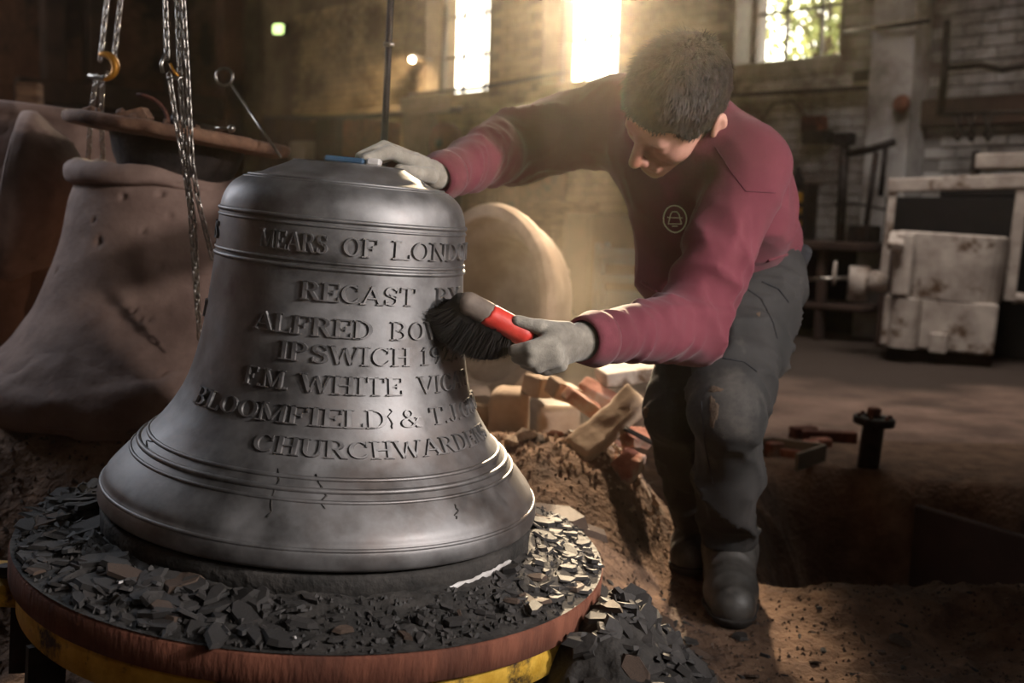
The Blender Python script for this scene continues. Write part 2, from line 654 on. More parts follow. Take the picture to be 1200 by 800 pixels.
# bricks proud of the mortar: the ones that show largest one by one, the rest joined
BL, BH, BJ, BD = 0.225, 0.072, 0.012, 0.02
brick_mesh = []
for k in range(6):
    b = MB().box((0, 0, 0), (BL, BD, BH), None, 0.006, 0.003)
    me = b.mesh('brick'); me.materials.append(M_BRICKW); brick_mesh.append(me)
cands, rest = [], MB()
row = 0
z = 0.25
PIER = (0.60, 0.93)
while z < 3.3:
    off = (row % 2) * (BL + BJ) / 2
    u = -7.6 + off
    while u < 2.6:
        c0, c1 = u - BL / 2, u + BL / 2
        inwin = any(c1 > a - .0 and c0 < b for a, b in WINS) and z + BH / 2 > SILL - 0.05
        inpier = c1 > PIER[0] and c0 < PIER[1]
        if not inwin and not inpier:
            cands.append((u, z))
        u += BL + BJ
    z += BH + BJ
    row += 1
rb = random.Random(5)
cands.sort(key=lambda c: -(c[0] if c[1] > 0.95 and c[1] < 2.7 and c[0] < 2.35 else -20 + c[0]))
for i, (u, z) in enumerate(cands):
    dy = -BD / 2 + rb.uniform(0.004, 0.011)
    if i < 295:
        o = bpy.data.objects.new('brick', rb.choice(brick_mesh))
        COL.objects.link(o)
        o.parent = wall
        o.location = (u, dy, z)
        o.rotation_euler = (rb.uniform(-.02, .02), 0, rb.uniform(-.02, .02))
    else:
        rest.box((u, dy, z), (BL, BD, BH), (rb.uniform(-.02, .02), 0, rb.uniform(-.02, .02)), 0, 0.003)
rest.build('brickwork', M_BRICKW, wall, True, kind='stuff')

# pier, string courses and sills
mb = MB().box(((PIER[0] + PIER[1]) / 2, -0.13, 1.6), (PIER[1] - PIER[0], 0.26, 4.4), None, 0.01)
mb.build('pier', M_BRICKW, wall, True)
for k, (u0, u1, z, h, dpt) in enumerate(((-8.0, -0.95, 1.97, 0.10, 0.10), (-0.60, 0.60, 1.86, 0.12, 0.12), (0.93, 3.0, 1.62, 0.20, 0.10))):
    t = MB().box(((u0 + u1) / 2, -dpt / 2, z), (u1 - u0, dpt, h), None, 0.012).build('trim_%d' % (k + 1), M_BRICKW if k < 2 else M_DARKBEAM, None, False, kind='structure')
    t.matrix_world = Matrix.Translation(W_ORG) @ RW.to_4x4()

M_FRAME = material('window iron', C('3b332c'), C('51473c'), 0.7, 0.2, 10, 0.2, 40)
M_GLASS = bpy.data.materials.new('dusty glass')
M_GLASS.use_nodes = True
_n, _l = M_GLASS.node_tree.nodes, M_GLASS.node_tree.links
_n.remove(_n['Principled BSDF'])
_t = _n.new('ShaderNodeBsdfTransparent'); _t.inputs['Color'].default_value = (0.95, 0.95, 0.93, 1)
_g = _n.new('ShaderNodeBsdfGlossy'); _g.inputs['Roughness'].default_value = 0.1
_m = _n.new('ShaderNodeMixShader'); _m.inputs[0].default_value = 0.05
_l.new(_t.outputs[0], _m.inputs[1]); _l.new(_g.outputs[0], _m.inputs[2])
_l.new(_m.outputs[0], _n['Material Output'].inputs['Surface'])
for k, (a, b) in enumerate(WINS):
    w = empty('window_%d' % (k + 1), W_ORG + RW @ Vector(((a + b) / 2, 0.27, SILL)), RW, kind='structure')
    ww, hh = b - a, HEAD - SILL
    ft = 0.045
    fr = MB()
    fr.box((-ww / 2 + ft / 2, 0, hh / 2), (ft, .06, hh)).box((ww / 2 - ft / 2, 0, hh / 2), (ft, .06, hh))
    fr.box((0, 0, ft / 2), (ww, .06, ft)).box((0, 0, hh - ft / 2), (ww, .06, ft))
    fr.build('window_frame', M_FRAME, w, True)
    nx, nz = 3, 5
    bars = []
    for i in range(1, nx):
        MB().box((-ww / 2 + ww * i / nx, 0, hh / 2), (.022, .035, hh - .02)).build('glazing_bar', M_FRAME, w, True)
    for j in range(1, nz):
        MB().box((0, 0.004, hh * j / nz), (ww - .02, .03, .022)).build('glazing_bar', M_FRAME, w, True)
    pm = MB().box((0, 0, 0), (ww / nx, .004, hh / nz)).mesh('pane')
    pm.materials.append(M_GLASS)
    for i in range(nx):
        for j in range(nz):
            o = link('pane', pm, None, w, True)
            o.location = (-ww / 2 + ww * (i + .5) / nx, .0, hh * (j + .5) / nz)
    MB().box((0, -.10, -.035), (ww + .06, .36, .07), None, .01).build('window_sill', M_BRICKW, w, True)

# the other walls and the roof close the hall
CORN = W_ORG + E_U * -9.2
def slab(name, a, b, z0, z1, t, mat):
    a, b = Vector(a), Vector(b)
    d = (b - a); L_ = d.length; d.normalize()
    R = Matrix((d, Vector((-d.y, d.x, 0)), Vector((0, 0, 1)))).transposed()
    o = MB().box((0, 0, 0), (L_, t, z1 - z0), None).build(name, mat, None, False, kind='structure')
    o.matrix_world = Matrix.Translation((a + b) / 2 + Vector((0, 0, (z0 + z1) / 2))) @ R.to_4x4()
    return o
pL = CORN + E_O * -9.0
pR = W_ORG + E_U * 9.5
wl = slab('wall_left', CORN + E_U * -.2 + E_O * .3, pL + E_U * -.2, -.5, 6.5, .4, M_DARKWALL)
slab('wall_front', pL + E_O * -7 , pR + E_O * -16.0, -.5, 6.5, .4, M_DARKWALL)
slab('wall_left_end', pL, pL + E_O * -7, -.5, 6.5, .4, M_DARKWALL)
slab('wall_right', pR, pR + E_O * -16.2, -.5, 6.5, .4, M_DARKWALL)
o = MB().box((0, -7.8, 6.1), (20, 17.5, .2)).build('ceiling', M_CEIL, None, False, kind='structure')
o.matrix_world = Matrix.Translation(W_ORG) @ RW.to_4x4()

# ------------------------------------------------------------------ ground
def sstep(a, b, x):
    t = np.clip((x - a) / (b - a), 0, 1)
    return t * t * (3 - 2 * t)


def gauss(x, y, cx, cy, sx, sy):
    return np.exp(-((x - cx) / sx) ** 2 - ((y - cy) / sy) ** 2)


def pit_depth(x, y):
    """how far inside the pit, 0..1"""
    back = 3.52 - 0.45 * (x - 1.1)
    left = 0.50 + 0.26 * (y - 2.3)
    a = sstep(0.0, 0.36, x - left)
    b = sstep(2.20, 2.42, y)
    c = 1 - sstep(back - 0.30, back - 0.02, y)
    return a * b * c


def ground_base(x, y):
    z = np.zeros_like(x)
    # dirt bank on the left and behind the bell
    z = z + 0.34 * (1 - sstep(-0.55, -0.1, x)) * sstep(1.75, 2.2, y) * (1 - sstep(3.2, 3.9, y))
    # sand heap behind the bell
    z = np.maximum(z, 0) + 0.29 * np.exp(-(np.maximum(np.abs(x - 0.07) - 0.14, 0) / 0.18) ** 2) * sstep(1.86, 2.42, y) * (1 - sstep(2.42, 3.1, y) * 0.62) * (1 - sstep(3.1, 3.7, y))
    # black rubble bank against the base plate
    z = z + 0.22 * gauss(x, y, 0.15, 1.48, 0.17, 0.30)
    # spoil ridge along the front of the pit
    z = z + 0.055 * gauss(x, y, 0.9, 2.12, 0.75, 0.16) + 0.03 * gauss(x, y, 1.15, 1.95, .3, .2)
    z = z - 0.70 * pit_depth(x, y)
    return z


def ground_z(x, y, fine=True):
    x = np.asarray(x, float); y = np.asarray(y, float)
    z = ground_base(x, y)
    P = np.stack([x, y, np.zeros_like(x)], -1)
    near = 1 - sstep(3.0, 3.85, y)
    pit = pit_depth(x, y)
    wall_ = np.clip(4 * pit * (1 - pit), 0, 1)
    z = z + near * (0.035 * fbm(P * 4.5, 4) + 0.012 * fbm(P * 17 + 5, 3, True)) + 0.012 * fbm(P * 2 + 9, 3) * (1 - near)
    z = z + wall_ * 0.17 * fbm(P * 7 + 3, 4)
    # drag furrows down the sand heap
    heap = gauss(x, y, 0.2, 2.2, 0.3, 0.3)
    z = z + heap * 0.018 * fbm(np.stack([x * 26 + y * 8, y * 3, np.zeros_like(x)], -1), 3, True)
    ft = np.exp(-(np.maximum(np.hypot((x - 0.425) / .9, (y - 2.08) / 1.35) - .075, 0) / .17) ** 2)      # trodden flat under the boots
    z = z * (1 - ft) + 0.022 * ft
    if fine:
        z = z + near * 0.006 * fbm(P * 70, 2)
    return z


xs = np.arange(-1.7, 2.3, 0.0105)
ys = np.arange(0.9, 4.0, 0.0105)
X, Y = np.meshgrid(xs, ys, indexing='ij')
Z = ground_z(X, Y)
g = link('ground_sand', grid_mesh('ground_sand', X, Y, Z), M_SAND, None, False, True, kind='structure')
# trodden floor further off, in four strips around the dug ground
fl = empty('floor', (0, 0, 0), kind='structure')
def strip(x0, x1, y0, y1, n=60):
    X, Y = np.meshgrid(np.linspace(x0, x1, n), np.linspace(y0, y1, n), indexing='ij')
    link('floor_strip', grid_mesh('floor_strip', X, Y, ground_z(X, Y, False) + 0.001), M_FLOOR, fl, False, True)
strip(-9, 9, 3.98, 16, 140)
strip(-9, -1.68, -8, 4.0)
strip(2.28, 9, -8, 4.0)
strip(-1.7, 2.3, -8, 0.92)

# ================================================================== the bell on its plate
D0 = 1.67
BELL_C = at(379, 586, D0)                      # centre of the mouth
TILT = Matrix.Rotation(math.radians(3.9), 3, 'Y') @ Matrix.Rotation(math.radians(1.0), 3, 'X')
PROF = [(0.3018, 0.0), (0.3199, 0.0), (0.3365, 0.006), (0.34, 0.014), (0.339, 0.028), (0.3355, 0.036), (0.333, 0.04), (0.328, 0.05), (0.3132, 0.068), (0.2945, 0.088), (0.2785, 0.104), (0.2635, 0.12), (0.248, 0.14), (0.2345, 0.161), (0.2224, 0.186), (0.2133, 0.214), (0.2062, 0.245), (0.2005, 0.28), (0.1961, 0.318), (0.1927, 0.356), (0.1902, 0.39), (0.1888, 0.424), (0.1878, 0.446), (0.1863, 0.46), (0.1829, 0.473), (0.177, 0.485), (0.1682, 0.495), (0.1565, 0.503), (0.1438, 0.508), (0.1291, 0.512), (0.1174, 0.518), (0.1037, 0.524), (0.091, 0.53), (0.0841, 0.534), (0.0782, 0.5355), (0.0001, 0.5355)]


def smooth_prof(P, k=6):
    out = []
    n = len(P)
    for i in range(n - 1):
        p0, p1, p2, p3 = P[max(i - 1, 0)], P[i], P[i + 1], P[min(i + 2, n - 1)]
        for j in range(k):
            t = j / k
            a = [0.5 * ((2 * p1[q]) + (-p0[q] + p2[q]) * t + (2 * p0[q] - 5 * p1[q] + 4 * p2[q] - p3[q]) * t * t + (-p0[q] + 3 * p1[q] - 3 * p2[q] + p3[q]) * t ** 3) for q in (0, 1)]
            out.append((max(a[0], 0.0001), a[1]))
    out.append(P[-1])
    return out


OUTER = smooth_prof(PROF, 5)


def bell_r(z):
    best = 0
    for (r0, z0), (r1, z1) in zip(OUTER[10:], OUTER[11:]):
        if z0 <= z <= z1 and z1 > z0:
            best = r0 + (r1 - r0) * (z - z0) / (z1 - z0)
            return best
    return best


def bell_slope(z):
    return (bell_r(z + .004) - bell_r(z - .004)) / .008


bell = empty('church_bell', BELL_C, TILT, label='dark bronze church bell with raised lettering standing on a round plate', cat='bell')
mb = MB()
INNER = [(0.0001, 0.49), (0.12, 0.485), (0.16, 0.46), (0.168, 0.40), (0.175, 0.30), (0.19, 0.20), (0.22, 0.12), (0.265, 0.05), (0.300, 0.0)]
me = MB().lathe(INNER + OUTER[1:], 192).mesh('bell_body')
V = mesh_co(me)
ang = np.arctan2(V[:, 1], V[:, 0])
rr = np.hypot(V[:, 0], V[:, 1])
P = np.stack([V[:, 0] * 14, V[:, 1] * 14, V[:, 2] * 14], 1)
amp = np.clip((rr - 0.09) / 0.05, 0, 1) * 0.0007
k = 1 + amp * (fbm(P, 3) + 0.25 * fbm(P * 5, 2)) / np.maximum(rr, .02)
V[:, 0] *= k; V[:, 1] *= k
set_co(me, V)
link('bell_body', me, M_BELL, bell, True, True)


def bead(z, w, h, name='moulding_wire'):
    r = bell_r(z)
    s = bell_slope(z)
    t = Vector((s, 0, 1)).normalized()           # along profile (r, z)
    nrm = Vector((t.z, 0, -t.x))
    pr = []
    for i in range(9):
        a = PI * i / 8
        p = Vector((r, 0, z)) - t * (w * math.cos(a)) + nrm * (h * math.sin(a) - .0006)
        pr.append((p.x, p.z))
    MB().lathe(pr, 128).build(name, M_BELL, bell, True, True)


for z, w, h in ((0.4530, .0035, .0035), (0.4440, .0022, .0022), (0.3945, .0026, .0026), (0.3860, .0034, .0034),
                (0.111, .0035, .0032), (0.098, .0045, .0045), (0.0865, .0030, .0028), (0.034, .0030, .0022), (0.5065, .0025, .0024), (0.5035, .0018, .0014)):
    bead(z, w, h)

# raised slab-serif letters, cut from strokes
TK, TN, SF = 0.21, 0.085, 0.07


def glyph(ch):
    S = []
    def L(x0, y0, x1, y1, w): S.append(('l', x0, y0, x1, y1, w))
    def A(cx, cy, rx, ry, a0, a1, w0, w1): S.append(('a', cx, cy, rx, ry, a0, a1, w0, w1))
    def ser(x, y, w=.36): L(x - w / 2, y, x + w / 2, y, SF)
    def stem(x, w=TK, t=True, b=True):
        L(x, 0, x, 1, w)
        if b: ser(x, SF / 2)
        if t: ser(x, 1 - SF / 2)
    W = .72
    if ch == 'I': stem(.2); W = .4
    elif ch == '1': L(.2, 0, .2, 1, TK * .9); ser(.2, SF / 2, .4); L(.06, .8, .2, .97, TN); W = .42
    elif ch == 'H': stem(.18); stem(.68); L(.18, .5, .68, .5, TN); W = .86
    elif ch == 'N': stem(.14, TN); L(.70, 0, .70, 1, TN); ser(.70, 1 - SF / 2); L(.14, .97, .70, .04, TK); W = .84
    elif ch == 'M': stem(.13, TN); stem(.87); L(.13, .97, .5, .1, TK * .9); L(.5, .1, .87, .97, TN); W = 1.02
    elif ch == 'A': L(.08, .03, .42, .97, TN); L(.42, .97, .76, .03, TK); L(.2, .34, .66, .34, TN); ser(.08, SF / 2, .26); ser(.76, SF / 2, .32); W = .86
    elif ch == 'V': L(.12, .97, .44, .03, TK); L(.44, .03, .76, .97, TN); ser(.12, 1 - SF / 2, .32); ser(.76, 1 - SF / 2, .26); W = .88
    elif ch == 'W': L(.1, .97, .36, .03, TK * .9); L(.36, .03, .58, .9, TN); L(.58, .9, .82, .03, TK * .9); L(.82, .03, 1.04, .97, TN); ser(.1, 1 - SF / 2, .3); ser(1.04, 1 - SF / 2, .24); W = 1.16
    elif ch == 'Y': L(.12, .97, .42, .45, TK); L(.74, .97, .42, .45, TN); L(.42, 0, .42, .45, TK); ser(.42, SF / 2); ser(.12, 1 - SF / 2, .3); ser(.74, 1 - SF / 2, .24); W = .84
    elif ch == 'T': L(.38, 0, .38, 1, TK); ser(.38, SF / 2); L(.04, .955, .72, .955, .09); L(.055, .72, .055, .96, .075); L(.705, .72, .705, .96, .075); W = .76
    elif ch in 'EFL':
        L(.18, 0, .18, 1, TK); ser(.18, 1 - SF / 2 if ch == 'L' else SF / 2)
        if ch in 'EF': L(.02, .955, .66, .955, .09); L(.645, .72, .645, .97, .075); L(.18, .5, .46, .5, TN); L(.46, .38, .46, .62, .06)
        if ch in 'EL': L(.02, .045, .68, .045, .09); L(.665, .03, .665, .29, .075)
        W = .72
    elif ch in 'BPRD':
        L(.18, 0, .18, 1, TK); L(.02, 1 - SF / 2, .3, 1 - SF / 2, SF); L(.02, SF / 2, .3 if ch in 'BD' else .36, SF / 2, SF)
        if ch == 'D': A(.3, .5, .38, .455, -90, 90, TN, TK)
        if ch in 'BPR': A(.34, .735, .26, .225, -90, 90, TN, TK * .9); L(.18, .955, .34, .955, TN); L(.18, .51, .34, .51, TN)
        if ch == 'B': A(.36, .275, .29, .235, -90, 90, TN, TK); L(.18, .045, .36, .045, TN)
        if ch == 'D': L(.18, .955, .3, .955, TN); L(.18, .045, .3, .045, TN)
        if ch == 'R': L(.42, .5, .66, .05, TK * .9); L(.6, SF / 2, .82, SF / 2, SF)
        W = .8
    elif ch in 'OCGQ':
        if ch == 'O': A(.4, .5, .3, .445, 0, 360, TN, TK); W = .8
        else:
            A(.42, .5, .31, .445, 48, 312, TN, TK)
            L(.66, .66, .66, .97, .07)
            if ch == 'G': L(.64, .03, .64, .42, TK * .8); L(.48, .42, .8, .42, SF)
            else: L(.62, .17, .70, .30, TN)
            W = .8
    elif ch == 'U': L(.18, .32, .18, 1, TK); ser(.18, 1 - SF / 2); L(.66, .32, .66, 1, TN); ser(.66, 1 - SF / 2, .26); A(.42, .33, .24, .285, 180, 360, TN, TK * .8); W = .82
    elif ch == 'J': L(.38, .26, .38, 1, TK); ser(.38, 1 - SF / 2); A(.22, .26, .16, .21, 180, 360, TN, TN * 1.4); W = .56
    elif ch == 'S': A(.35, .725, .22, .225, 30, 250, TN, TK); A(.35, .275, .23, .235, -150, 80, TN, TK); L(.2, .60, .5, .42, TK * .9); L(.57, .70, .57, .95, .065); L(.1, .05, .1, .3, .065); W = .68
    elif ch == '9': A(.3, .70, .2, .245, 0, 360, TN, TK * .9); A(.2, .5, .31, .45, -70, 25, TN, TK * .8); W = .6
    elif ch == '2': A(.3, .74, .19, .21, -20, 190, TN, TK * .9); L(.46, .66, .1, .1, TN * 1.3); L(.06, .06, .52, .06, .12); L(.51, .06, .51, .24, .07); W = .6
    elif ch == '&': A(.38, .76, .17, .19, 0, 360, TN, TN * 1.5); A(.34, .26, .26, .22, 60, 330, TN, TK); L(.26, .68, .76, .04, TK * .9); L(.54, .12, .78, .5, TN); ser(.78, .52, .26); ser(.8, SF / 2, .24); W = .94
    elif ch == '.': L(.03, .08, .19, .08, .16); W = .26
    return S, W


GH = 0.0265
_gm = {}


def glyph_mesh(ch):
    if ch in _gm:
        return _gm[ch]
    S, W = glyph(ch)
    mb = MB()
    def strip(pts, ws):
        n = len(pts)
        lo, hi = [], []
        for i, (x, y) in enumerate(pts):
            a = pts[max(i - 1, 0)]; b = pts[min(i + 1, n - 1)]
            dx, dy = b[0] - a[0], b[1] - a[1]
            l = math.hypot(dx, dy) or 1
            nx, ny = -dy / l, dx / l
            w = ws[i] / 2
            for lst, k, zz in ((lo, 1.10, -.10), (hi, .70, .10)):
                lst.append((Vector(((x + nx * w * k - W / 2) * GH, zz * GH, (y + ny * w * k - .5) * GH)), Vector(((x - nx * w * k - W / 2) * GH, zz * GH, (y - ny * w * k - .5) * GH))))
        vs, fs = [], []
        for i in range(n):
            vs += [lo[i][0], lo[i][1], hi[i][1], hi[i][0]]
        for i in range(n - 1):
            b = i * 4
            fs += [(b + 1, b + 5, b + 6, b + 2), (b + 2, b + 6, b + 7, b + 3), (b + 3, b + 7, b + 4, b)]
        e = (n - 1) * 4
        fs += [(0, 1, 2, 3), (e + 3, e + 2, e + 1, e)]
        mb.add(vs, fs)
    for s in S:
        if s[0] == 'l':
            strip([(s[1], s[2]), (s[3], s[4])], [s[5], s[5]])
        else:
            _, cx, cy, rx, ry, a0, a1, w0, w1 = s
            n = max(6, int(abs(a1 - a0) / 18))
            pts, ws = [], []
            for i in range(n + 1):
                a = math.radians(a0 + (a1 - a0) * i / n)
                pts.append((cx + rx * math.cos(a), cy + ry * math.sin(a)))
                ws.append(w0 + (w1 - w0) * abs(math.cos(a)) ** 1.5)
            strip(pts, ws)
    me = mb.mesh('letter_' + {'&': 'ampersand', '.': 'stop'}.get(ch, ch))
    bm = bmesh.new(); bm.from_mesh(me)
    bmesh.ops.recalc_face_normals(bm, faces=bm.faces)
    bm.to_mesh(me); bm.free()
    me.materials.append(M_BELL)
    _gm[ch] = (me, W)
    return _gm[ch]


def letter_line(words, z):
    """words: (text, start angle, end angle) in degrees from the side facing the camera, to the right"""
    r = bell_r(z) + .0008
    lean = math.atan(bell_slope(z))
    for text, a0, a1 in words:
        ws = [glyph_mesh(c)[1] if c != ' ' else .4 for c in text]
        tot = sum(ws)
        pos = 0
        for c, w in zip(text, ws):
            a = math.radians(10.0 + a0 + (a1 - a0) * (pos + w / 2) / tot)
            pos += w
            if c == ' ':
                continue
            o = bpy.data.objects.new('letter', glyph_mesh(c)[0])
            COL.objects.link(o)
            o.parent = bell
            # glyph: x along, z up, y outwards
            outw = Vector((math.sin(a), -math.cos(a), 0))
            tan = Vector((math.cos(a), math.sin(a), 0))
            up = (Vector((0, 0, 1)) + outw * math.tan(lean)).normalized()
            nn = up.cross(tan) * -1
            if nn.dot(outw) < 0: nn = -nn
            sx = (abs(math.radians(a1 - a0)) * r / tot) / GH
            R = Matrix((tan * sx, nn, up)).transposed()
            o.matrix_local = Matrix.Translation(Vector((outw.x * r, outw.y * r, z))) @ R.to_4x4()


letter_line([('THOMAS', -118, -74), ('MEARS', -38, -7), ('OF', -1, 14), ('LONDON', 20, 82)], 0.4195)
letter_line([('RECAST', -17, 33), ('BY', 44, 66)], 0.3545)
letter_line([('ALFRED', -36, 14), ('BOWELL', 21, 74)], 0.306)
letter_line([('T', -85, -79)], 0.300)
letter_line([('IPSWICH', -23, 31), ('1922', 36, 63)], 0.2695)
letter_line([('F.M.', -36, -17), ('WHITE', -13, 27), ('VICAR', 34, 72)], 0.2285)
letter_line([('BLOOMFIELD', -60, 20), ('&', 25, 34), ('T.J.GOOD', 38, 92)], 0.1845)
letter_line([('CHURCHWARDENS', -25, 75)], 0.1455)

# hairline cracks by the mouldings
def crack(a0, z0, z1, seed, wander=3.0):
    r_ = random.Random(seed)
    pts = []
    a = a0
    for i in range(9):
        z = z0 + (z1 - z0) * i / 8
        a += r_.uniform(-wander, wander) * .35
        an = math.radians(a); r = bell_r(z) + .0003
        pts.append((math.sin(an) * r, -math.cos(an) * r, z))
    MB().tube(pts, [.0008 + .0008 * r_.random() for _ in pts], 5).build('crack', M_LOAM, bell, True, True)
crack(-4, .118, .066, 1); crack(6, .116, .080, 5); crack(30, .198, .172, 2); crack(46, .078, .062, 3); crack(-52, .112, .10, 4, 8)

# blue pad and small white block lying on the crown
cw = BELL_C + TILT @ Vector((0.0, 0.0, 0.5355))
pad = empty('crown_pad', cw, TILT, label='flat blue pad lying on top of the big bell', cat='pad')
MB().box((-.010, .03, .0052), (.062, .05, .010), None, .003).build('pad_sheet', M_BLUEPAD, pad, True)
MB().box((.034, .03, .0062), (.022, .03, .012), None, .003).build('pad_block', M_PALE, pad, True)
# ---- round plate
PL_C = BELL_C + TILT @ Vector((0, 0, -0.056))
plate = empty('base_plate', PL_C, TILT, label='round rust and yellow iron plate under the big bell', cat='plate')
RP = 0.456
M_YELLOW = material('chipped yellow paint', C('b98c26'), C('dcb048'), 0.7, 0.1, 30, 0.5, 80, C('3a2a1e'), 11, (0.55, 0.62))
M_REDRUST = material('red rust', C('5b3426'), C('7c4c3a'), 0.9, 0.1, 30, 0.6, 160, C('3a231b'), 5, (0.5, 0.68), stretch=(1, 1, .25))
MB().lathe([(.0001, 0), (RP - .004, 0), (RP, -.004), (RP, -.040), (RP - .003, -.042), (.0001, -.042)], 128).build('rusty_rim', M_REDRUST, plate, True, True)
MB().lathe([(.0001, -.042), (RP - .014, -.042), (RP - .012, -.050), (RP - .012, -.088), (RP - .018, -.092), (.0001, -.092)], 128).build('yellow_ring', M_YELLOW, plate, True, True)
for a in range(0, 360, 24):
    an = math.radians(a + 7)
    MB().box((math.cos(an) * (RP - .03), math.sin(an) * (RP - .03), -.15), (.05, .012, .12), (0, 0, an)).build('support_rib', M_IRON, plate, True)
MB().cyl((0, 0, -.25), (0, 0, -.09), .30, .30, 48).build('plate_foot', M_IRON, plate, True, True)

# loam bed between plate and bell
n_a, n_r = 300, 34
A_, R_ = np.meshgrid(np.linspace(0, 2 * PI, n_a), np.linspace(0.30, RP - 0.002, n_r), indexing='ij')
Xb, Yb = R_ * np.cos(A_), R_ * np.sin(A_)
Pn = np.stack([Xb, Yb, np.zeros_like(Xb)], -1)
t = np.clip((R_ - 0.325) / (RP - .01 - 0.325), 0, 1)
Zb = 0.030 * (1 - t) ** 1.3 + 0.003 + (0.008 * fbm(Pn * 26, 4) + 0.006 * fbm(Pn * 60 + 4, 3, True)) * np.sin(np.clip(t + .12, 0, 1) * PI) ** .6
Zb = np.where(R_ > RP - .016, Zb * 0.5, Zb)
bed = link('loam_bed', grid_mesh('loam_bed', Xb, Yb, Zb), M_LOAM, None, False, True,
           label='black burnt loam bed heaped on the round plate under the bell', cat='loam', kind='stuff')
bed.matrix_world = Matrix.Translation(PL_C) @ TILT.to_4x4()
# moulding collar right under the lip, with streaks of pale wash on it
col_ = empty('loam_collar', BELL_C, TILT, label='dark loam collar right under the lip of the big bell', cat='loam')
me = MB().lathe([(.300, -.001), (.333, -.001), (.336, -.006), (.335, -.030), (.331, -.034), (.333, -.040), (.338, -.060)], 200).mesh('collar')
V = mesh_co(me); kk = 1 + 0.010 * fbm(V * 30, 3); V[:, :2] *= kk[:, None]; set_co(me, V)
link('collar', me, M_LOAM, col_, True, True)
def streak(a0, a1, z0, z1, seed):
    rr_ = random.Random(seed)
    n = 40
    lo, hi = [], []
    for i in range(n + 1):
        a = math.radians(a0 + (a1 - a0) * i / n)
        e = math.sin(PI * i / n) ** .4
        zc = z0 + (z1 - z0) * i / n
        h = .0065 * e * rr_.uniform(.7, 1.2)
        r = .3385
        for lst, zz in ((lo, zc - h), (hi, zc + h)):
            lst.append(Vector((math.sin(a) * r, -math.cos(a) * r, zz)))
    vs = lo + hi + [p * 1.006 for p in lo] + [p * 1.006 for p in hi]
    m = n + 1
    fs = []
    for i in range(n):
        fs += [(2 * m + i, 2 * m + i + 1, 3 * m + i + 1, 3 * m + i), (i, i + 1, 2 * m + i + 1, 2 * m + i), (m + i, 3 * m + i, 3 * m + i + 1, m + i + 1)]
    MB().add(vs, fs).build('pale_wash', M_PALE, col_, True, True)
streak(14, 27, -.040, -.036, 1)
streak(31, 64, -.037, -.018, 2)

# ================================================================== the man
def A3(px, py, d):
    return np.array(at(px, py, d))


M_SWEAT = material('burgundy sweatshirt', C('5c2530'), C('69303a'), 0.9, 0, 5, 0.35, 700, C('522029'), 3, (0.45, 0.7), sheen=0.08, bdist=0.0012)
M_CUFF = material('burgundy ribbing', C('58232d'), C('683039'), 0.9, 0, 40, 0.5, 500, sheen=0.08, bdist=0.0015)
M_TROUS = material('charcoal work trousers', C('232221'), C('343130'), 0.85, 0, 7, 0.35, 420, C('55504b'), 5.5, (0.56, 0.75), bdist=0.0015)
M_BOOT = material('worn black leather', C('2c2a28'), C('4a4744'), 0.55, 0, 16, 0.3, 120, C('625c57'), 9, (0.55, 0.7), bdist=0.002)
M_SOLE = material('boot rubber', C('1f1d1c'), C('302c2a'), 0.8, 0, 16, 0.3, 120)
M_GLOVE = material('grey knit glove', C('7d766c'), C('9a9387'), 0.95, 0, 30, 0.6, 420, C('5e574f'), 10, (0.5, 0.7), bdist=0.0015, sheen=0.2)
M_SKIN = material('skin', C('a67866'), C('bf9080'), 0.55, 0, 12, 0.15, 300, C('96624f'), 8, (0.5, 0.7), bdist=0.0008)
M_SKIN.node_tree.nodes['Principled BSDF'].inputs['Subsurface Weight'].default_value = 0.12
M_SKIN.node_tree.nodes['Principled BSDF'].inputs['Subsurface Radius'].default_value = (0.02, 0.008, 0.004)
M_HAIR = material('brown hair', C('150e0a'), C('2e2017'), 0.65, 0, 60, 0.3, 300, bdist=0.001)

person = empty('person', at(858, 735, 2.1), label='man in burgundy sweatshirt and grey gloves bending over the bell with a brush', cat='person')

SH_L, SH_R = A3(880, 196, 1.93), A3(722, 140, 2.16)
EL_L, WR_L = A3(808, 384, 1.83), A3(697, 397, 1.60)
EL_R, WR_R = A3(603, 172, 2.20), A3(520, 205, 1.88)
CHEST, WAIST = A3(808, 178, 2.05), A3(868, 285, 2.17)
HIP_L, HIP_R = A3(888, 345, 2.16), A3(838, 348, 2.30)
KN_L, AN_L = A3(853, 482, 1.93), A3(856, 660, 2.16)
KN_R, AN_R = A3(801, 478, 2.12), A3(828, 650, 2.40)

# head frame: his left, forward, up
U_ = Vector((-0.235, -0.794, 0.56)).normalized()
F_ = Vector((-0.694, -0.27, -0.673))
F_ = (F_ - U_ * F_.dot(U_)).normalized()
L_ = F_.cross(U_).normalized()
if L_.x < 0: L_ = -L_
HR = np.array([L_, F_, U_])                     # rows: axes
HC = A3(793, 108, 1.90)
def hp(x, y, z):
    return HC + np.array([x, y, z]) @ HR


def stretch_noise(P, axis, fa, fp, seed=0, oct=3, ridge=True):
    a = np.array(axis) / np.linalg.norm(axis)
    al = P @ a
    Q = (P - al[:, None] * a) * fp + (al * fa)[:, None] * a + seed
    if not ridge:
        return fbm(Q, oct, False)
    # creases: narrow ridges on soft swells
    n1 = 1 - np.abs(noise3(Q))
    n2 = 1 - np.abs(noise3(Q * 1.9 + 7.3))
    return 1.1 * (n1 ** 3 - .35) + .45 * (n2 ** 2.5 - .35)


def seg_mask(P, a, b, t0, t1, soft=0.12):
    d = b - a
    t = ((P - a) @ d) / (d @ d)
    return np.clip((t - t0) / soft, 0, 1) * np.clip((t1 - t) / soft, 0, 1)


def bbox(pts, pad):
    pts = np.array(pts)
    return pts.min(0) - pad, pts.max(0) + pad


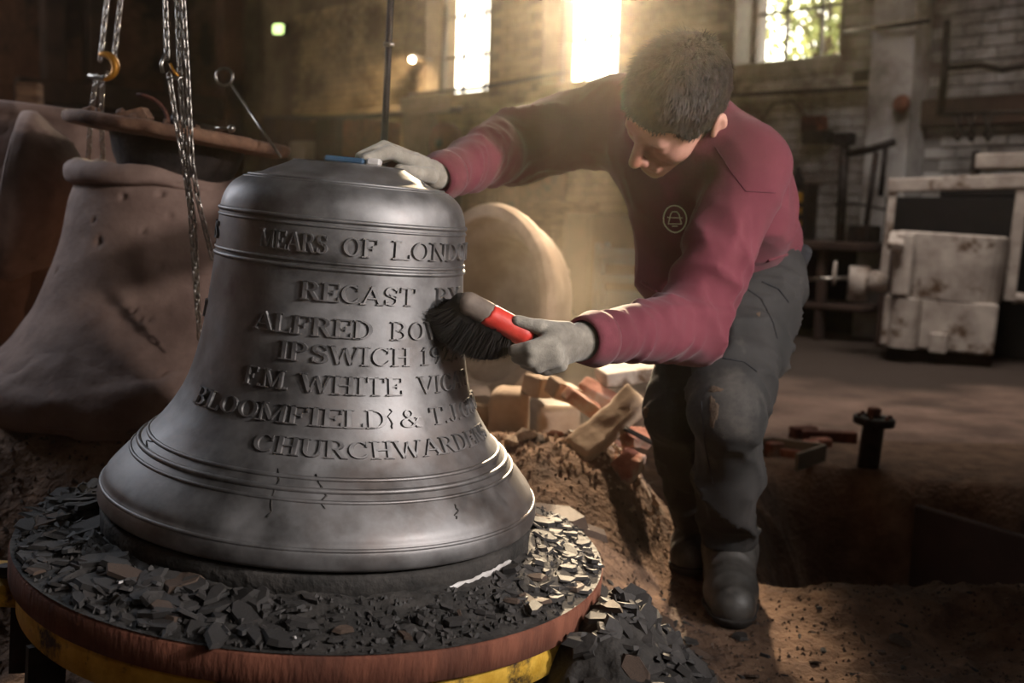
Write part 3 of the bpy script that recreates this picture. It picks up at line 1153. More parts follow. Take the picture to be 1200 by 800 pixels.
S_AX = (SH_L - SH_R) / np.linalg.norm(SH_L - SH_R)
T_AX = WAIST - CHEST
T_AX = T_AX - S_AX * (T_AX @ S_AX)
T_AX /= np.linalg.norm(T_AX)
D_AX = np.cross(S_AX, T_AX)
R_T = np.stack([S_AX, T_AX, D_AX], 1)
HEM_A, HEM_B = A3(790, 322, 2.10), A3(898, 288, 2.24)


def sdf_sweater(P):
    mid = CHEST * 0.55 + WAIST * 0.45
    d = sd_ell(P, mid, (0.168, 0.22, 0.115), R_T)
    d = smin(d, sd_cone(P, SH_L * .93 + SH_R * .07, SH_R * .9 + SH_L * .1, 0.074, 0.082), 0.05)
    d = smin(d, sd_cone(P, HEM_A, HEM_B, 0.066, 0.070), 0.07)
    d = smin(d, sd_cone(P, A3(792, 230, 2.04), A3(800, 312, 2.09), 0.07, 0.074), 0.05)
    d = smin(d, sd_cone(P, A3(868, 195, 2.02), A3(905, 270, 2.20), 0.075, 0.052), 0.04)
    d = smin(d, sd_cone(P, A3(764, 192, 2.10), A3(796, 260, 2.09), 0.078, 0.072), 0.05)
    neck = sd_cone(P, CHEST, hp(0, -.035, -.115), 0.085, 0.062)
    d = smin(d, neck, 0.03)
    aL = sd_chain(P, [SH_L, EL_L, WR_L], [0.072, 0.058, 0.036], 0.03)
    aL = aL - 0.0085 * stretch_noise(P, (WR_L - EL_L) + np.array([0,0,.10]), 26, 7, 3.1) * seg_mask(P, EL_L, WR_L, -0.25, 0.98)
    aL = aL - 0.009 * stretch_noise(P, (EL_L - SH_L) + np.array([.08,0,.05]), 17, 6, 8.2) * seg_mask(P, SH_L, EL_L, 0.45, 1.2)
    aL = aL - 0.005 * stretch_noise(P, np.array([.5, .2, -.8]), 6, 13, 5.2) * seg_mask(P, SH_L, EL_L, 0.05, .7)
    aR = sd_chain(P, [SH_R, EL_R, WR_R], [0.080, 0.068, 0.036], 0.03)
    aR = aR - 0.009 * stretch_noise(P, (WR_R - EL_R)+np.array([0,0,.08]), 23, 7, 1.7) * seg_mask(P, EL_R, WR_R, -0.3, 1.0)
    aR = aR - 0.008 * stretch_noise(P, EL_R - SH_R + np.array([0,0,.06]), 15, 5, 4.4) * seg_mask(P, SH_R, EL_R, 0.1, 1.2)
    d = d - 0.008 * stretch_noise(P, np.array([0.75, 0.1, -0.55]), 4, 11, 2.0)
    d = smin(d, aR, 0.045)
    d = smin(d, aL, 0.022)
    # the collar opening
    hole = sd_cone(P, hp(0, -.01, -.10), hp(0, .02, .05), 0.060, 0.085)
    d = smax(d, -hole, 0.008)
    return d


lo, hi = bbox([SH_L, SH_R, EL_L, EL_R, WR_L, WR_R, HEM_A, HEM_B, CHEST], 0.13)
sweater_me = surface('sweatshirt', sdf_sweater, lo, hi, 0.0058)
sweater = link('sweatshirt', sweater_me, M_SWEAT, person, False, True)


def sdf_trousers(P):
    d = sd_cone(P, A3(850, 325, 2.28), A3(893, 320, 2.20), 0.086, 0.088)
    dl = sd_chain(P, [HIP_L, KN_L, A3(854, 560, 2.04), A3(856, 636, 2.16)], [0.088, 0.069, 0.058, 0.050], 0.03)
    dr = sd_chain(P, [HIP_R, KN_R, A3(812, 560, 2.26), A3(828, 640, 2.40)], [0.092, 0.073, 0.06, 0.05], 0.03)
    ax = KN_L - HIP_L
    dl = dl - 0.019 * stretch_noise(P, ax + np.array([.1,0,.02]), 14, 5, 7.7) * seg_mask(P, HIP_L, KN_L, -.2, 1.05)
    dl = dl - 0.016 * stretch_noise(P, AN_L - KN_L + np.array([.06,0,0]), 6, 14, 2.2) * seg_mask(P, KN_L, AN_L, 0.0, .9)
    dl = dl - 0.008 * stretch_noise(P, AN_L - KN_L, 20, 5, 9.2) * seg_mask(P, KN_L, AN_L, 0.62, 1.05)
    dr = dr - 0.014 * stretch_noise(P, AN_R - KN_R, 7, 13, 6.1)
    d = smin(d, smin(dl, dr, 0.018), 0.04)
    # kneepad seam and the flat of the hems
    for a, n in ((A3(856, 646, 2.16), AN_L - KN_L), (A3(829, 648, 2.40), AN_R - KN_R)):
        n = n / np.linalg.norm(n)
        m = np.linalg.norm(P - a, axis=1) < .12
        cut = (P - a) @ n
        d = np.where(m, smax(d, cut, 0.006), d)
    return d


lo, hi = bbox([HIP_L, HIP_R, KN_L, KN_R, AN_L, AN_R, A3(890, 300, 2.2)], 0.125)
trous_me = surface('trousers', sdf_trousers, lo, hi, 0.0062)
trousers = link('trousers', trous_me, M_TROUS, person, False, True)

# ---- the body itself: head, neck, trunk and limbs in one skin
def ell_h(P, c, r, rx=0.0):
    q = (P - HC) @ HR.T - np.array(c)
    if rx:
        cs, sn = math.cos(rx), math.sin(rx)
        q = np.stack([q[:, 0], q[:, 1] * cs + q[:, 2] * sn, -q[:, 1] * sn + q[:, 2] * cs], 1)
    r = np.array(r)
    k0 = np.sqrt(((q / r) ** 2).sum(1)); k1 = np.sqrt(((q / (r * r)) ** 2).sum(1)) + 1e-9
    return k0 * (k0 - 1) / k1


def sdf_head(P):
    d = ell_h(P, (0, 0, 0), (0.077, 0.097, 0.090))
    d = smin(d, ell_h(P, (0, .032, -.070), (.060, .062, .080)), .03)
    d = smin(d, ell_h(P, (0, .070, -.132), (.026, .024, .020)), .03)
    for s in (-1, 1):
        d = smin(d, ell_h(P, (s * .044, .056, -.066), (.020, .026, .020)), .02)
        d = smin(d, sd_cone(P, hp(s * .056, .0, -.10), hp(s * .02, .068, -.136), .018, .016), .025)
    d = smin(d, sd_cone(P, hp(-.034, .083, -.030), hp(.034, .083, -.030), .011, .011), .014)
    for s in (-1, 1):
        d = smax(d, -ell_h(P, (s * .031, .102, -.046), (.017, .014, .011)), .010)
        d = smin(d, ell_h(P, (s * .031, .079, -.047), (.0150, .0135, .0125)), .004)
        d = smax(d, -sd_cone(P, hp(s * .019, .0955, -.054), hp(s * .043, .0905, -.054), .0009, .0009), .002)
    d = smin(d, sd_cone(P, hp(0, .096, -.036), hp(0, .119, -.074), .0095, .0115), .012)
    d = smin(d, sd_cone(P, hp(-.012, .107, -.079), hp(.012, .107, -.079), .0085, .0085), .007)
    for s in (-1, 1):
        d = smax(d, -ell_h(P, (s * .007, .111, -.0885), (.0035, .005, .004)), .002)
    d = smin(d, sd_cone(P, hp(-.020, .090, -.1035), hp(.020, .090, -.1035), .0055, .0055), .008)
    d = smin(d, sd_cone(P, hp(-.017, .090, -.1125), hp(.017, .090, -.1125), .0065, .0065), .006)
    d = smax(d, -sd_cone(P, hp(-.023, .0955, -.1078), hp(.023, .0955, -.1078), .0014, .0014), .003)
    for s in (-1, 1):
        ear = ell_h(P, (s * .0830, -.012, -.050), (.0085, .019, .032), 0.25)
        ear = smax(ear, -ell_h(P, (s * .0925, -.008, -.046), (.0065, .0105, .020), 0.25), .004)
        d = smin(d, ear, .006)
    return d


def sdf_body(P):
    d = sdf_head(P)
    d = smin(d, sd_cone(P, hp(0, -.028, -.075), CHEST, .054, .062), .03)
    d = smin(d, sd_cone(P, CHEST, WAIST, .085, .085), .03)
    d = smin(d, sd_cone(P, SH_L, SH_R, .045, .045), .03)
    for a, b, c in ((SH_L, EL_L, WR_L), (SH_R, EL_R, WR_R)):
        d = smin(d, sd_chain(P, [a, b, c], [.045, .036, .026], .02), .02)
    hipc = (HIP_L + HIP_R) / 2
    d = smin(d, sd_cone(P, WAIST, hipc, .08, .07), .03)
    for a, b, c, e in ((HIP_L, KN_L, A3(854, 560, 2.05), A3(856, 640, 2.18)), (HIP_R, KN_R, A3(812, 560, 2.27), A3(828, 642, 2.42))):
        d = smin(d, sd_chain(P, [hipc, a, b, c, e], [.06, .06, .040, .034, .026], .02), .02)
    return d


# head finely, the hidden remainder coarsely, in one mesh
lo, hi = bbox([hp(0, 0, 0), hp(0, .09, -.12), hp(0, .12, -.07), hp(0, -.03, -.09)], 0.105)
head_me = surface('body', lambda P: smax(smin(sdf_head(P), sd_cone(P, hp(0, -.028, -.075), CHEST, .054, .062), .03), (P - hp(0, -.03, -.15)) @ -HR[2] - .02, .004), lo, hi, 0.0024)
lo, hi = bbox([SH_L, SH_R, EL_L, EL_R, WR_L, WR_R, AN_L, AN_R, KN_L, KN_R], 0.09)
core_me = surface('core', lambda P: smax(sdf_body(P), -((P - hp(0, -.03, -.15)) @ -HR[2]) + .0, .004), lo, hi, 0.012)
bm = bmesh.new(); bm.from_mesh(head_me); bm.from_mesh(core_me); bm.to_mesh(head_me); bm.free()
bpy.data.meshes.remove(core_me)
link('body', head_me, M_SKIN, person, False, True)
for s in (-1, 1):
    MB().tube([hp(s * .014, .0945, -.030), hp(s * .028, .0940, -.026), hp(s * .042, .082, -.030)], [.0016, .0022, .0012], 6).build('eyebrow', M_HAIR, person, False, True)

# ---- hair: a thick cap and a coat of short strands
def sdf_hair(P):
    q = (P - HC) @ HR.T
    n = fbm(q * 55, 3)
    d = ell_h(P, (0, -.002, .004), (0.0855, 0.105, 0.0985)) - 0.004 * n - 0.003 * fbm(q * np.array([120, 40, 90]), 2)
    line = -(q[:, 2] - .64 * q[:, 1] + .050 + .006 * n + .016 * np.exp(-((np.abs(q[:, 0]) - .072) / .02) ** 2 - ((q[:, 1] - .035) / .025) ** 2))
    return smax(d, line, .008)


lo, hi = bbox([hp(0, 0, 0)], 0.13)
cap_me = surface('hair_cap', sdf_hair, lo, hi, 0.0036)
cv = mesh_co(cap_me)
nn = np.empty(len(cap_me.vertices) * 3, dtype=np.float32)
cap_me.vertices.foreach_get('normal', nn)
nn = nn.reshape(-1, 3).astype(float)
q = (cv - HC) @ HR.T
rs = np.random.RandomState(4)
ok = np.where((((nn * (cv - HC)).sum(1)) > 0.03))[0]
pick = rs.choice(ok, 9000, replace=True)
base = cv[pick] + rs.normal(0, .0016, (9000, 3))
nr = nn[pick]
lq = q[pick]
flow = np.stack([0.25 * np.sign(lq[:, 0]) * np.ones(9000), 0.75 * np.ones(9000), -0.35 - 2.2 * np.abs(lq[:, 0])], 1) @ HR
flow = flow - nr * (flow * nr).sum(1)[:, None]
flow /= np.linalg.norm(flow, axis=1)[:, None] + 1e-6
topm = np.clip((lq[:, 2] - .03) / .05, 0, 1)
rise = (0.25 + 0.55 * topm)[:, None] * rs.uniform(.4, 1.3, (9000, 1))
dr_ = flow + nr * rise + rs.normal(0, .22, (9000, 3))
dr_ /= np.linalg.norm(dr_, axis=1)[:, None]
ln = (0.012 + 0.012 * topm)[:, None] * rs.uniform(.6, 1.25, (9000, 1))
side = np.cross(dr_, nr); side /= np.linalg.norm(side, axis=1)[:, None] + 1e-6
w = 0.00085
b0 = base - nr * .002
m1 = b0 + dr_ * ln * .55 + nr * .0012
tip = b0 + dr_ * ln
SV = np.concatenate([b0 - side * w, b0 + side * w, m1 + side * w * .8, m1 - side * w * .8, tip])
I = np.arange(9000)
quad = np.stack([I, I + 9000, I + 18000, I + 27000], 1)
tri = np.stack([I + 27000, I + 18000, I + 36000], 1)
strand_me = bpy.data.meshes.new('hair')
strand_me.from_pydata(SV.tolist(), [], quad.tolist() + tri.tolist())
bm = bmesh.new(); bm.from_mesh(cap_me); bm.from_mesh(strand_me); bm.to_mesh(strand_me); bm.free()
hair = link('hair', strand_me, M_HAIR, person, False, True, kind='stuff')

# ---- gloves
def glove(name, fingers, thumb, palm, wrist, cuff_r, h=.0026):
    def f(P):
        d = None
        for pts, rs_ in palm:
            x = sd_chain(P, pts, rs_, .012)
            d = x if d is None else smin(d, x, .014)
        for pts, rs_ in fingers + [thumb]:
            x = sd_chain(P, pts, rs_, .004)
            d = smin(d, x, .0045)
        return d - 0.0009 * fbm(P * 60, 2)
    allp = [p for g_ in fingers + [thumb] + palm for p in g_[0]]
    lo, hi = bbox(allp, .04)
    o = link(name, surface(name, f, lo, hi, h), M_GLOVE, person, False, True)
    return o


FL = [([A3(652, 396, 1.525), A3(622, 409, 1.512), A3(603, 411, 1.522)], [.013, .0115, .0095]),
      ([A3(650, 410, 1.522), A3(622, 422, 1.516), A3(606, 419, 1.532)], [.013, .0108, .009]),
      ([A3(652, 420, 1.526), A3(630, 429, 1.524), A3(614, 425, 1.545)], [.012, .0102, .0085]),
      ([A3(657, 427, 1.535), A3(640, 433, 1.540), A3(626, 430, 1.556)], [.011, .0092, .008])]
TL = ([A3(664, 388, 1.555), A3(632, 383, 1.533), A3(606, 376, 1.530)], [.0150, .0112, .0088])
PL_ = [([A3(648, 396, 1.535), A3(688, 398, 1.590)], [.0215, .0225]), ([A3(650, 418, 1.54), A3(684, 404, 1.585)], [.017, .020]), ([A3(684, 399, 1.585), A3(706, 398, 1.615)], [.0265, .029])]
glove('glove', FL, TL, PL_, WR_L, .03)
FR = [([A3(486, 190, 1.79), A3(456, 178, 1.745), A3(428, 187, 1.70)], [.0135, .0115, .009]),
      ([A3(484, 187, 1.825), A3(450, 173, 1.785), A3(422, 184, 1.745)], [.0135, .0115, .009]),
      ([A3(486, 188, 1.855), A3(455, 176, 1.825), A3(430, 184, 1.785)], [.0125, .011, .009]),
      ([A3(490, 190, 1.875), A3(464, 181, 1.855), A3(444, 187, 1.825)], [.0115, .0095, .008])]
TR = ([A3(505, 206, 1.80), A3(487, 203, 1.755), A3(468, 199, 1.72)], [.0145, .0115, .009])
PR_ = [([A3(486, 191, 1.80), A3(512, 206, 1.85)], [.0165, .0195]), ([A3(486, 189, 1.85), A3(512, 203, 1.87)], [.0155, .019]), ([A3(506, 204, 1.85), A3(526, 206, 1.89)], [.0225, .027])]
glove('glove', FR, TR, PR_, WR_R, .03)

# ribbed cuffs
def cuff(a, b, r0, r1):
    a, b = Vector(a), Vector(b)
    B = basis(b - a)
    L__ = (b - a).length
    pr = [(r0 * .8, 0), (r0, .002), (r0 * 1.03, L__ * .3), (r1, L__ * .8), (r1 * .93, L__), (r1 * .8, L__)]
    me = MB().lathe(pr, 60, a, B).mesh('cuff')
    V = mesh_co(me)
    return link('cuff', me, M_CUFF, sweater, False, True)


def part_of(o):
    """a child of a mesh part whose vertices are in world coordinates"""
    o.matrix_parent_inverse = Matrix.Identity(4)


dL = (WR_L - EL_L) / np.linalg.norm(WR_L - EL_L)
dR = (WR_R - EL_R) / np.linalg.norm(WR_R - EL_R)
cuff(WR_L - dL * .012, WR_L + dL * .034, .0425, .0375)
cuff(WR_R - dR * .012, WR_R + dR * .036, .0425, .0365)

# ---- boots
def boot(px_off, heel, ball, toe, an, zg):
    hl, bl, to = np.array(heel), np.array(ball), np.array(toe)
    def f(P):
        d = sd_chain(P, [an + np.array([0, 0, .09]), an, hl + np.array([0, 0, .05])], [.050, .051, .050], .02)
        d = smin(d, sd_chain(P, [hl + np.array([0, 0, .035]), bl + np.array([0, 0, .045]), to + np.array([0, 0, .038])], [.044, .050, .044], .02), .035)
        d = smin(d, sd_cone(P, an + np.array([0, 0, .0]), bl + np.array([0, 0, .055]), .045, .044), .02)
        d = d - 0.004 * stretch_noise(P, to - hl, 30, 9, 1.0) * np.exp(-((P[:, 2] - zg - .11) / .035) ** 2)
        d = smax(d, zg + .014 - P[:, 2], .004)
        d = smax(d, P[:, 2] - (zg + .185), .006)
        return d
    lo, hi = bbox([hl, bl, to, an + np.array([0, 0, .05])], .09)
    o = link('boot', surface('boot', f, lo, hi, .0042), M_BOOT, person, False, True)
    def fs(P):
        d = sd_chain(P, [hl + np.array([0, 0, .04]), bl + np.array([0, 0, .04]), to + np.array([0, 0, .04])], [.047, .056, .050], .02)
        d = smax(d, np.abs(P[:, 2] - (zg + .011)) - .012, .003)
        return d
    s = link('sole', surface('sole', fs, lo - .01, hi + .01, .0045), M_SOLE, o, False, True)
    return o


GZ = 0.022
def on(px, d, z):
    p = at(px, 700, d); p.z = z
    return np.array(p)
boot(0, on(853, 2.20, GZ), on(856, 2.075, GZ), on(860, 2.015, GZ), np.array((AN_L[0], AN_L[1] + .01, GZ + .10)), GZ)
boot(0, on(826, 2.44, .035), on(812, 2.33, .035), on(806, 2.28, .035), np.array((AN_R[0], AN_R[1], .035 + .10)), .035)

# ---- things drawn on the clothes: badge, seams, pockets, laid on the surface
from mathutils.bvhtree import BVHTree
def bvh(me):
    return BVHTree.FromPolygons([v.co.copy() for v in me.vertices], [tuple(p.vertices) for p in me.polygons])
BV_S, BV_T = bvh(sweater_me), bvh(trous_me)


def hit(bv, px, py):
    v = at(px, py, 1.0) - CAM_POS
    p, n, i, dist = bv.ray_cast(CAM_POS, v.normalized())
    return (p, n) if p is not None else (None, None)


def seam(bv, pix, r, name, mat, parent, steps=14):
    pts = []
    for (x0, y0), (x1, y1) in zip(pix, pix[1:]):
        for k in range(steps):
            t = k / steps
            p, n = hit(bv, x0 + (x1 - x0) * t, y0 + (y1 - y0) * t)
            if p is not None and (not pts or (p - pts[-1]).length < .08):
                pts.append(p + n * r * .3)
    if len(pts) > 2:
        o = MB().tube(pts, r, 6).build(name, mat, parent, False, True)
        return o


M_SEAM = material('burgundy seam', C('451a22'), C('552530'), 0.9, 0, 30, 0.2, 300)
M_TSEAM = material('black seam', C('1b1b1e'), C('27272b'), 0.9, 0, 30, 0.2, 300)
seam(BV_S, [(838, 172), (856, 200), (874, 224), (911, 226)], .0009, 'shoulder_seam', M_SEAM, sweater)
seam(BV_S, [(752, 330), (775, 345), (800, 343)], .003, 'hem', M_CUFF, sweater)
seam(BV_S, [(900, 305), (922, 298), (938, 288)], .003, 'hem', M_CUFF, sweater)
seam(BV_T, [(872, 336), (892, 350), (906, 378), (911, 398)], .0013, 'pocket_seam', M_TSEAM, trousers)
seam(BV_T, [(893, 330), (912, 338), (925, 355)], .0013, 'pocket_seam', M_TSEAM, trousers)
seam(BV_T, [(830, 412), (850, 420), (872, 424), (888, 436)], .0012, 'knee_seam', M_TSEAM, trousers)
seam(BV_T, [(822, 470), (826, 520), (836, 570)], .0011, 'leg_seam', M_TSEAM, trousers)
M_SMUDGE = material('dried clay', C('463a30'), C('5c4b3d'), 0.95, 0, 40, 0.5, 200)
def smudge(cx, cy, rx, ry, seed):
    r_ = random.Random(seed)
    rings = []
    for k in range(5):
        ring = []
        for i in range(22):
            a = 2 * PI * i / 22
            w_ = (k / 4) * (1 + .22 * math.sin(3 * a + seed) + .12 * math.sin(7 * a + 2 * seed))
            p, n = hit(BV_T, cx + rx * w_ * math.cos(a), cy + ry * w_ * math.sin(a))
            if p is None: return
            ring.append(p + n * (.0012 if k < 4 else -.0006))
        rings.append(ring)
    vs = [p for r in rings for p in r]
    fs = [(k * 22 + i, k * 22 + (i + 1) % 22, (k + 1) * 22 + (i + 1) % 22, (k + 1) * 22 + i) for k in range(4) for i in range(22)]
    MB().add(vs, fs).build('clay_smudge', M_SMUDGE, trousers, False, True)
smudge(838, 456, 9, 4, 1); smudge(836, 482, 6, 20, 2); smudge(757, 482, 3.5, 7, 3); smudge(889, 368, 2.5, 3, 4)
_hp = A3(931, 306, 2.22)
link('hip_pouch', surface('hip_pouch', lambda P: sd_box(P, _hp, (.020, .045, .038), np.array(Euler((0, .35, 0)).to_matrix()), .015), _hp - .08, _hp + .08, .006), M_TSEAM, trousers, False, True)
M_BADGE = material('badge thread', C('c9b8ae'), C('e0d2c8'), 0.9, 0, 30, 0.2, 300)
c0, n0 = hit(BV_S, 791, 256)
if c0 is not None:
    Bb = basis(n0, (0, 0, 1))
    bx = Bb @ Vector((0, 1, 0)); bz = Bb @ Vector((1, 0, 0))
    def drop(u, v, lift=.0012):
        p = c0 + bx * u + bz * v
        q_, n_, i_, d_ = BV_S.find_nearest(p)
        return q_ + n_ * lift
    ring = [drop(.021 * math.cos(a), .026 * math.sin(a)) for a in np.linspace(0, 2 * PI, 40, endpoint=False)]
    badge = MB().tube(ring, .0011, 6, True).build('chest_badge', M_BADGE, sweater, False, True)
    for pts in ([(-.012, -.010), (-.010, -.002), (-.008, .008), (-.004, .014), (.004, .014), (.008, .008), (.010, -.002), (.012, -.010), (-.012, -.010)], [(-.014, .002), (.014, .002)], [(-.005, -.014), (.005, -.014)]):
        P_ = []
        for (a, b) in zip(pts, pts[1:]):
            for k in range(5):
                P_.append(drop(a[0] + (b[0] - a[0]) * k / 5, a[1] + (b[1] - a[1]) * k / 5))
        P_.append(drop(*pts[-1]))
        MB().tube(P_, .0010, 6).build('badge_bell', M_BADGE, badge, False, True)

# ---- hand brush
M_REDPAINT = material('worn red paint', C('b8342c'), C('d2463a'), 0.45, 0, 30, 0.2, 60, C('77685f'), 16, (0.58, 0.66))
M_GREYWOOD = material('dirty brush wood', C('5d5148'), C('776a60'), 0.7, 0, 30, 0.3, 60)
M_BRISTLE = material('black bristle', C('0d0b09'), C('1c1612'), 0.85, 0, 60, 0.1, 60)
b0, b1 = A3(549, 357, 1.535), A3(640, 405, 1.545)
brush = empty('hand_brush', tuple(b0), label='bench brush with worn red handle and black bristles in the gloved hand', cat='brush')
bd_ = (b1 - b0); bl_ = np.linalg.norm(bd_); bd_ /= bl_
sd_ = np.array(A3(540, 395, 1.56)) - b0; sd_ -= bd_ * (sd_ @ bd_); sd_ /= np.linalg.norm(sd_)      # bristle side
wd_ = np.cross(bd_, sd_)
R_B = np.stack([bd_, sd_, wd_], 1)
def f_handle(t0, t1, ra, rb):
    pa, pb = b0 + bd_ * bl_ * t0, b0 + bd_ * bl_ * t1
    return lambda P: sd_cone(P, pa, pb, ra, rb)
split = .22
lo, hi = bbox([b0, b1], .03)
def f_red(P):
    d = sd_cone(P, b0, b0 + bd_ * bl_ * .70, .0190, .0180)
    t = (P - b0) @ bd_ / bl_ + .02 * fbm(P * 120, 2) + (((P - b0) @ sd_) * 3)
    return d, t
link('red_handle', surface('red_handle', lambda P: smax(f_red(P)[0], split * bl_ - f_red(P)[1] * bl_, .0006), lo, hi, .0022), M_REDPAINT, brush, False, True)
link('brush_stock', surface('brush_stock', lambda P: smax(f_red(P)[0], f_red(P)[1] * bl_ - split * bl_, .0006), lo, hi, .0022), M_GREYWOOD, brush, False, True)
link('grip_end', surface('grip_end', lambda P: sd_cone(P, b0 + bd_ * bl_ * .66, b1, .0125, .010), lo, hi, .0026), M_GREYWOOD, brush, False, True)
# bristles: a dense bundle fanning from the stock to the bell
nb_ = 15000
rs = np.random.RandomState(9)
tt = rs.uniform(-.14, .60, nb_)
ww = rs.uniform(-1, 1, nb_)
root = b0 + np.outer(tt * bl_, bd_) + np.outer(ww * .014, wd_) + sd_ * .007
spread_ = np.outer((tt - .28) * .55, bd_) + np.outer(ww * .28, wd_)
dirn = sd_ + spread_ + rs.normal(0, .12, (nb_, 3))
dirn /= np.linalg.norm(dirn, axis=1)[:, None]
len_ = (0.060 + .006 * np.sin(tt * 9)) * rs.uniform(.86, 1.06, nb_) * (1 - .35 * np.clip((tt - .38) / .22, 0, 1))
# the first ones sweep over on to the bell
tipp = root + dirn * len_[:, None]
mid_ = root + dirn * (len_ * .55)[:, None]
sweep = np.clip((.10 - tt) / .24, 0, 1)
bellward = np.array(A3(519, 336, 1.545)) - b0
bellward /= np.linalg.norm(bellward)
tipp += np.outer(sweep * .030, bellward) - np.outer(sweep * .016, sd_)
mid_ += np.outer(sweep * .012, bellward)
sdv = np.cross(dirn, rs.normal(0, 1, (nb_, 3))); sdv /= np.linalg.norm(sdv, axis=1)[:, None]
w = .00042
SV = np.concatenate([root - sdv * w, root + sdv * w, mid_ + sdv * w, mid_ - sdv * w, tipp])
I = np.arange(nb_)
me = bpy.data.meshes.new('bristles')
me.from_pydata(SV.tolist(), [], np.stack([I, I + nb_, I + 2 * nb_, I + 3 * nb_], 1).tolist() + np.stack([I + 3 * nb_, I + 2 * nb_, I + 4 * nb_], 1).tolist())
link('bristles', me, M_BRISTLE, brush, False, True, kind='stuff')
# the packed heart of the bundle
def f_bundle(P):
    d = None
    for t_, l_ in ((-.08, .050), (.06, .052), (.20, .052), (.34, .050), (.46, .040)):
        a_ = b0 + bd_ * bl_ * t_ + sd_ * .004
        dd_ = sd_ + bd_ * (t_ - .28) * .55
        x = sd_cone(P, a_, a_ + dd_ * l_, .015, .018)
        d = x if d is None else smin(d, x, .015)
    return d - .0018 * stretch_noise(P, sd_, 25, 260, 2.0)
lo, hi = bbox([b0, b0 + bd_ * bl_ * .5, b0 + sd_ * .06], .05)
link('bristle_bundle', surface('bristle_bundle', f_bundle, lo, hi, .0026), M_BRISTLE, brush, False, True)

# ================================================================== moulds, chains and the rest of the foundry
def dented(me, seed, n_pits, amp=.006, pit=.010, pr=.012):
    """roughen a mould's skin and press vent holes into it"""
    V = mesh_co(me)
    n = np.empty(len(V) * 3, dtype=np.float32); me.vertices.foreach_get('normal', n); n = n.reshape(-1, 3).astype(float)
    d = amp * fbm(V * 5 + seed, 3) + amp * .25 * fbm(V * 30 + seed, 2)
    rs_ = np.random.RandomState(seed)
    for i in rs_.choice(len(V), n_pits, replace=False):
        q_ = np.linalg.norm(V - V[i], axis=1)
        r_ = pr * rs_.uniform(.5, 1.1)
        d -= pit * np.clip(1 - (q_ / r_) ** 2, 0, 1)
    set_co(me, V + n * d[:, None])
    return me


def lathe_dense(prof, n=160, k=8):
    return MB().lathe(smooth_prof(prof, k), n)


# ---- big clay core on the left with the plate on top of it
cc = at(200, 470, 2.55); cc.z = 0.365
core = empty('bell_core', cc, label='large brown clay bell core with chain shadows, left of the bronze bell', cat='mould')
me = lathe_dense([(.0001, -.02), (.42, -.02), (.432, 0), (.430, .03), (.400, .075), (.345, .135), (.300, .20), (.268, .27), (.244, .34), (.228, .41), (.216, .46), (.200, .49), (.17, .507), (.12, .51), (.0001, .51)], 220, 9).mesh('core_skin')
dented(me, 3, 150, .006, .012, .010)
link('core_skin', me, M_CLAY, core, True, True)
me = MB().lathe(smooth_prof([(.198, .478), (.226, .488), (.230, .512), (.214, .532), (.192, .528), (.180, .500)], 5), 120).mesh('broken_collar')
V = mesh_co(me); a_ = np.arctan2(V[:, 1], V[:, 0])
mk_ = np.clip(.5 + 1.1 * np.cos(a_ + 2.5), 0, 1)
V[:, 2] += .022 * (fbm(V * 9, 3) + .6 * np.cos(a_ - 2.6)) * np.clip((V[:, 2] - .48) / .03, 0, 1) * mk_ - .035 * (1 - mk_)
V[:, :2] *= (1 - .16 * (1 - mk_))[:, None]
set_co(me, V); dented(me, 5, 10, .006, .008, .008)
link('broken_collar', me, M_CLAY, core, True, True)
# torn clay around the foot
me = lathe_dense([(.36, .11), (.41, .075), (.445, .04), (.452, .0), (.44, -.03)], 160, 6).mesh('torn_skirt')
V = mesh_co(me)
kk = 1 + .035 * fbm(V * 12, 4) * np.clip((.11 - V[:, 2]) / .05, 0, 1)
V[:, :2] *= kk[:, None]; V[:, 2] += .03 * fbm(V * 9 + 4, 3)
set_co(me, V)
link('torn_skirt', me, M_CLAY, core, True, True)

tiltp = Matrix.Rotation(math.radians(7.5), 3, 'Y')
pc = at(210, 158, 2.47)
cp = empty('core_plate', pc, tiltp, label='rusty round plate with crumbled clay standing on the large clay core', cat='plate')
me = MB().lathe([(.0001, .014), (.235, .014), (.246, .010), (.249, .002), (.246, -.010), (.232, -.014), (.17, -.018), (.0001, -.018)], 90).mesh('plate_disc')
V = mesh_co(me); V += .004 * fbm(V * 22, 3)[:, None] * np.array([1, 1, 1]); set_co(me, V)
M_PLATE2 = material('clay crusted iron', C('543a2c'), C('775844'), 0.9, 0, 12, 0.7, 60, C('3a2a22'), 5, (0.5, 0.62))
link('plate_disc', me, M_PLATE2, cp, True, True)
MB().lathe([(.150, -.016), (.138, -.06), (.118, -.100), (.112, -.118), (.0001, -.118)], 60).build('neck_cone', M_IRON, cp, True, True)
MB().box((-.245, -.02, .004), (.03, .05, .02), (.1, .1, .3), .005).build('lug', M_CLAYPALE, cp, True)
rs = random.Random(21)
def rock_mesh(seed, flat=.6):
    r_ = random.Random(seed)
    bm = bmesh.new()
    bmesh.ops.create_icosphere(bm, subdivisions=1, radius=1)
    for v in bm.verts:
        v.co *= r_.uniform(.68, 1.15); v.co.z *= flat
    me = bpy.data.meshes.new('lump'); bm.to_mesh(me); bm.free()
    return me
ROCKS = [rock_mesh(i) for i in range(6)]
def put(name, me, mat, loc, rot, sc, **kw):
    m2 = me
    if len(me.materials) == 0: me.materials.append(mat)
    elif me.materials[0] is not mat:
        m2 = me.copy(); m2.materials[0] = mat
    o = bpy.data.objects.new(name, m2)
    COL.objects.link(o)
    o.location = loc; o.rotation_euler = rot; o.scale = sc if hasattr(sc, '__len__') else (sc,) * 3
    return tag(o, **kw)
_var = {}
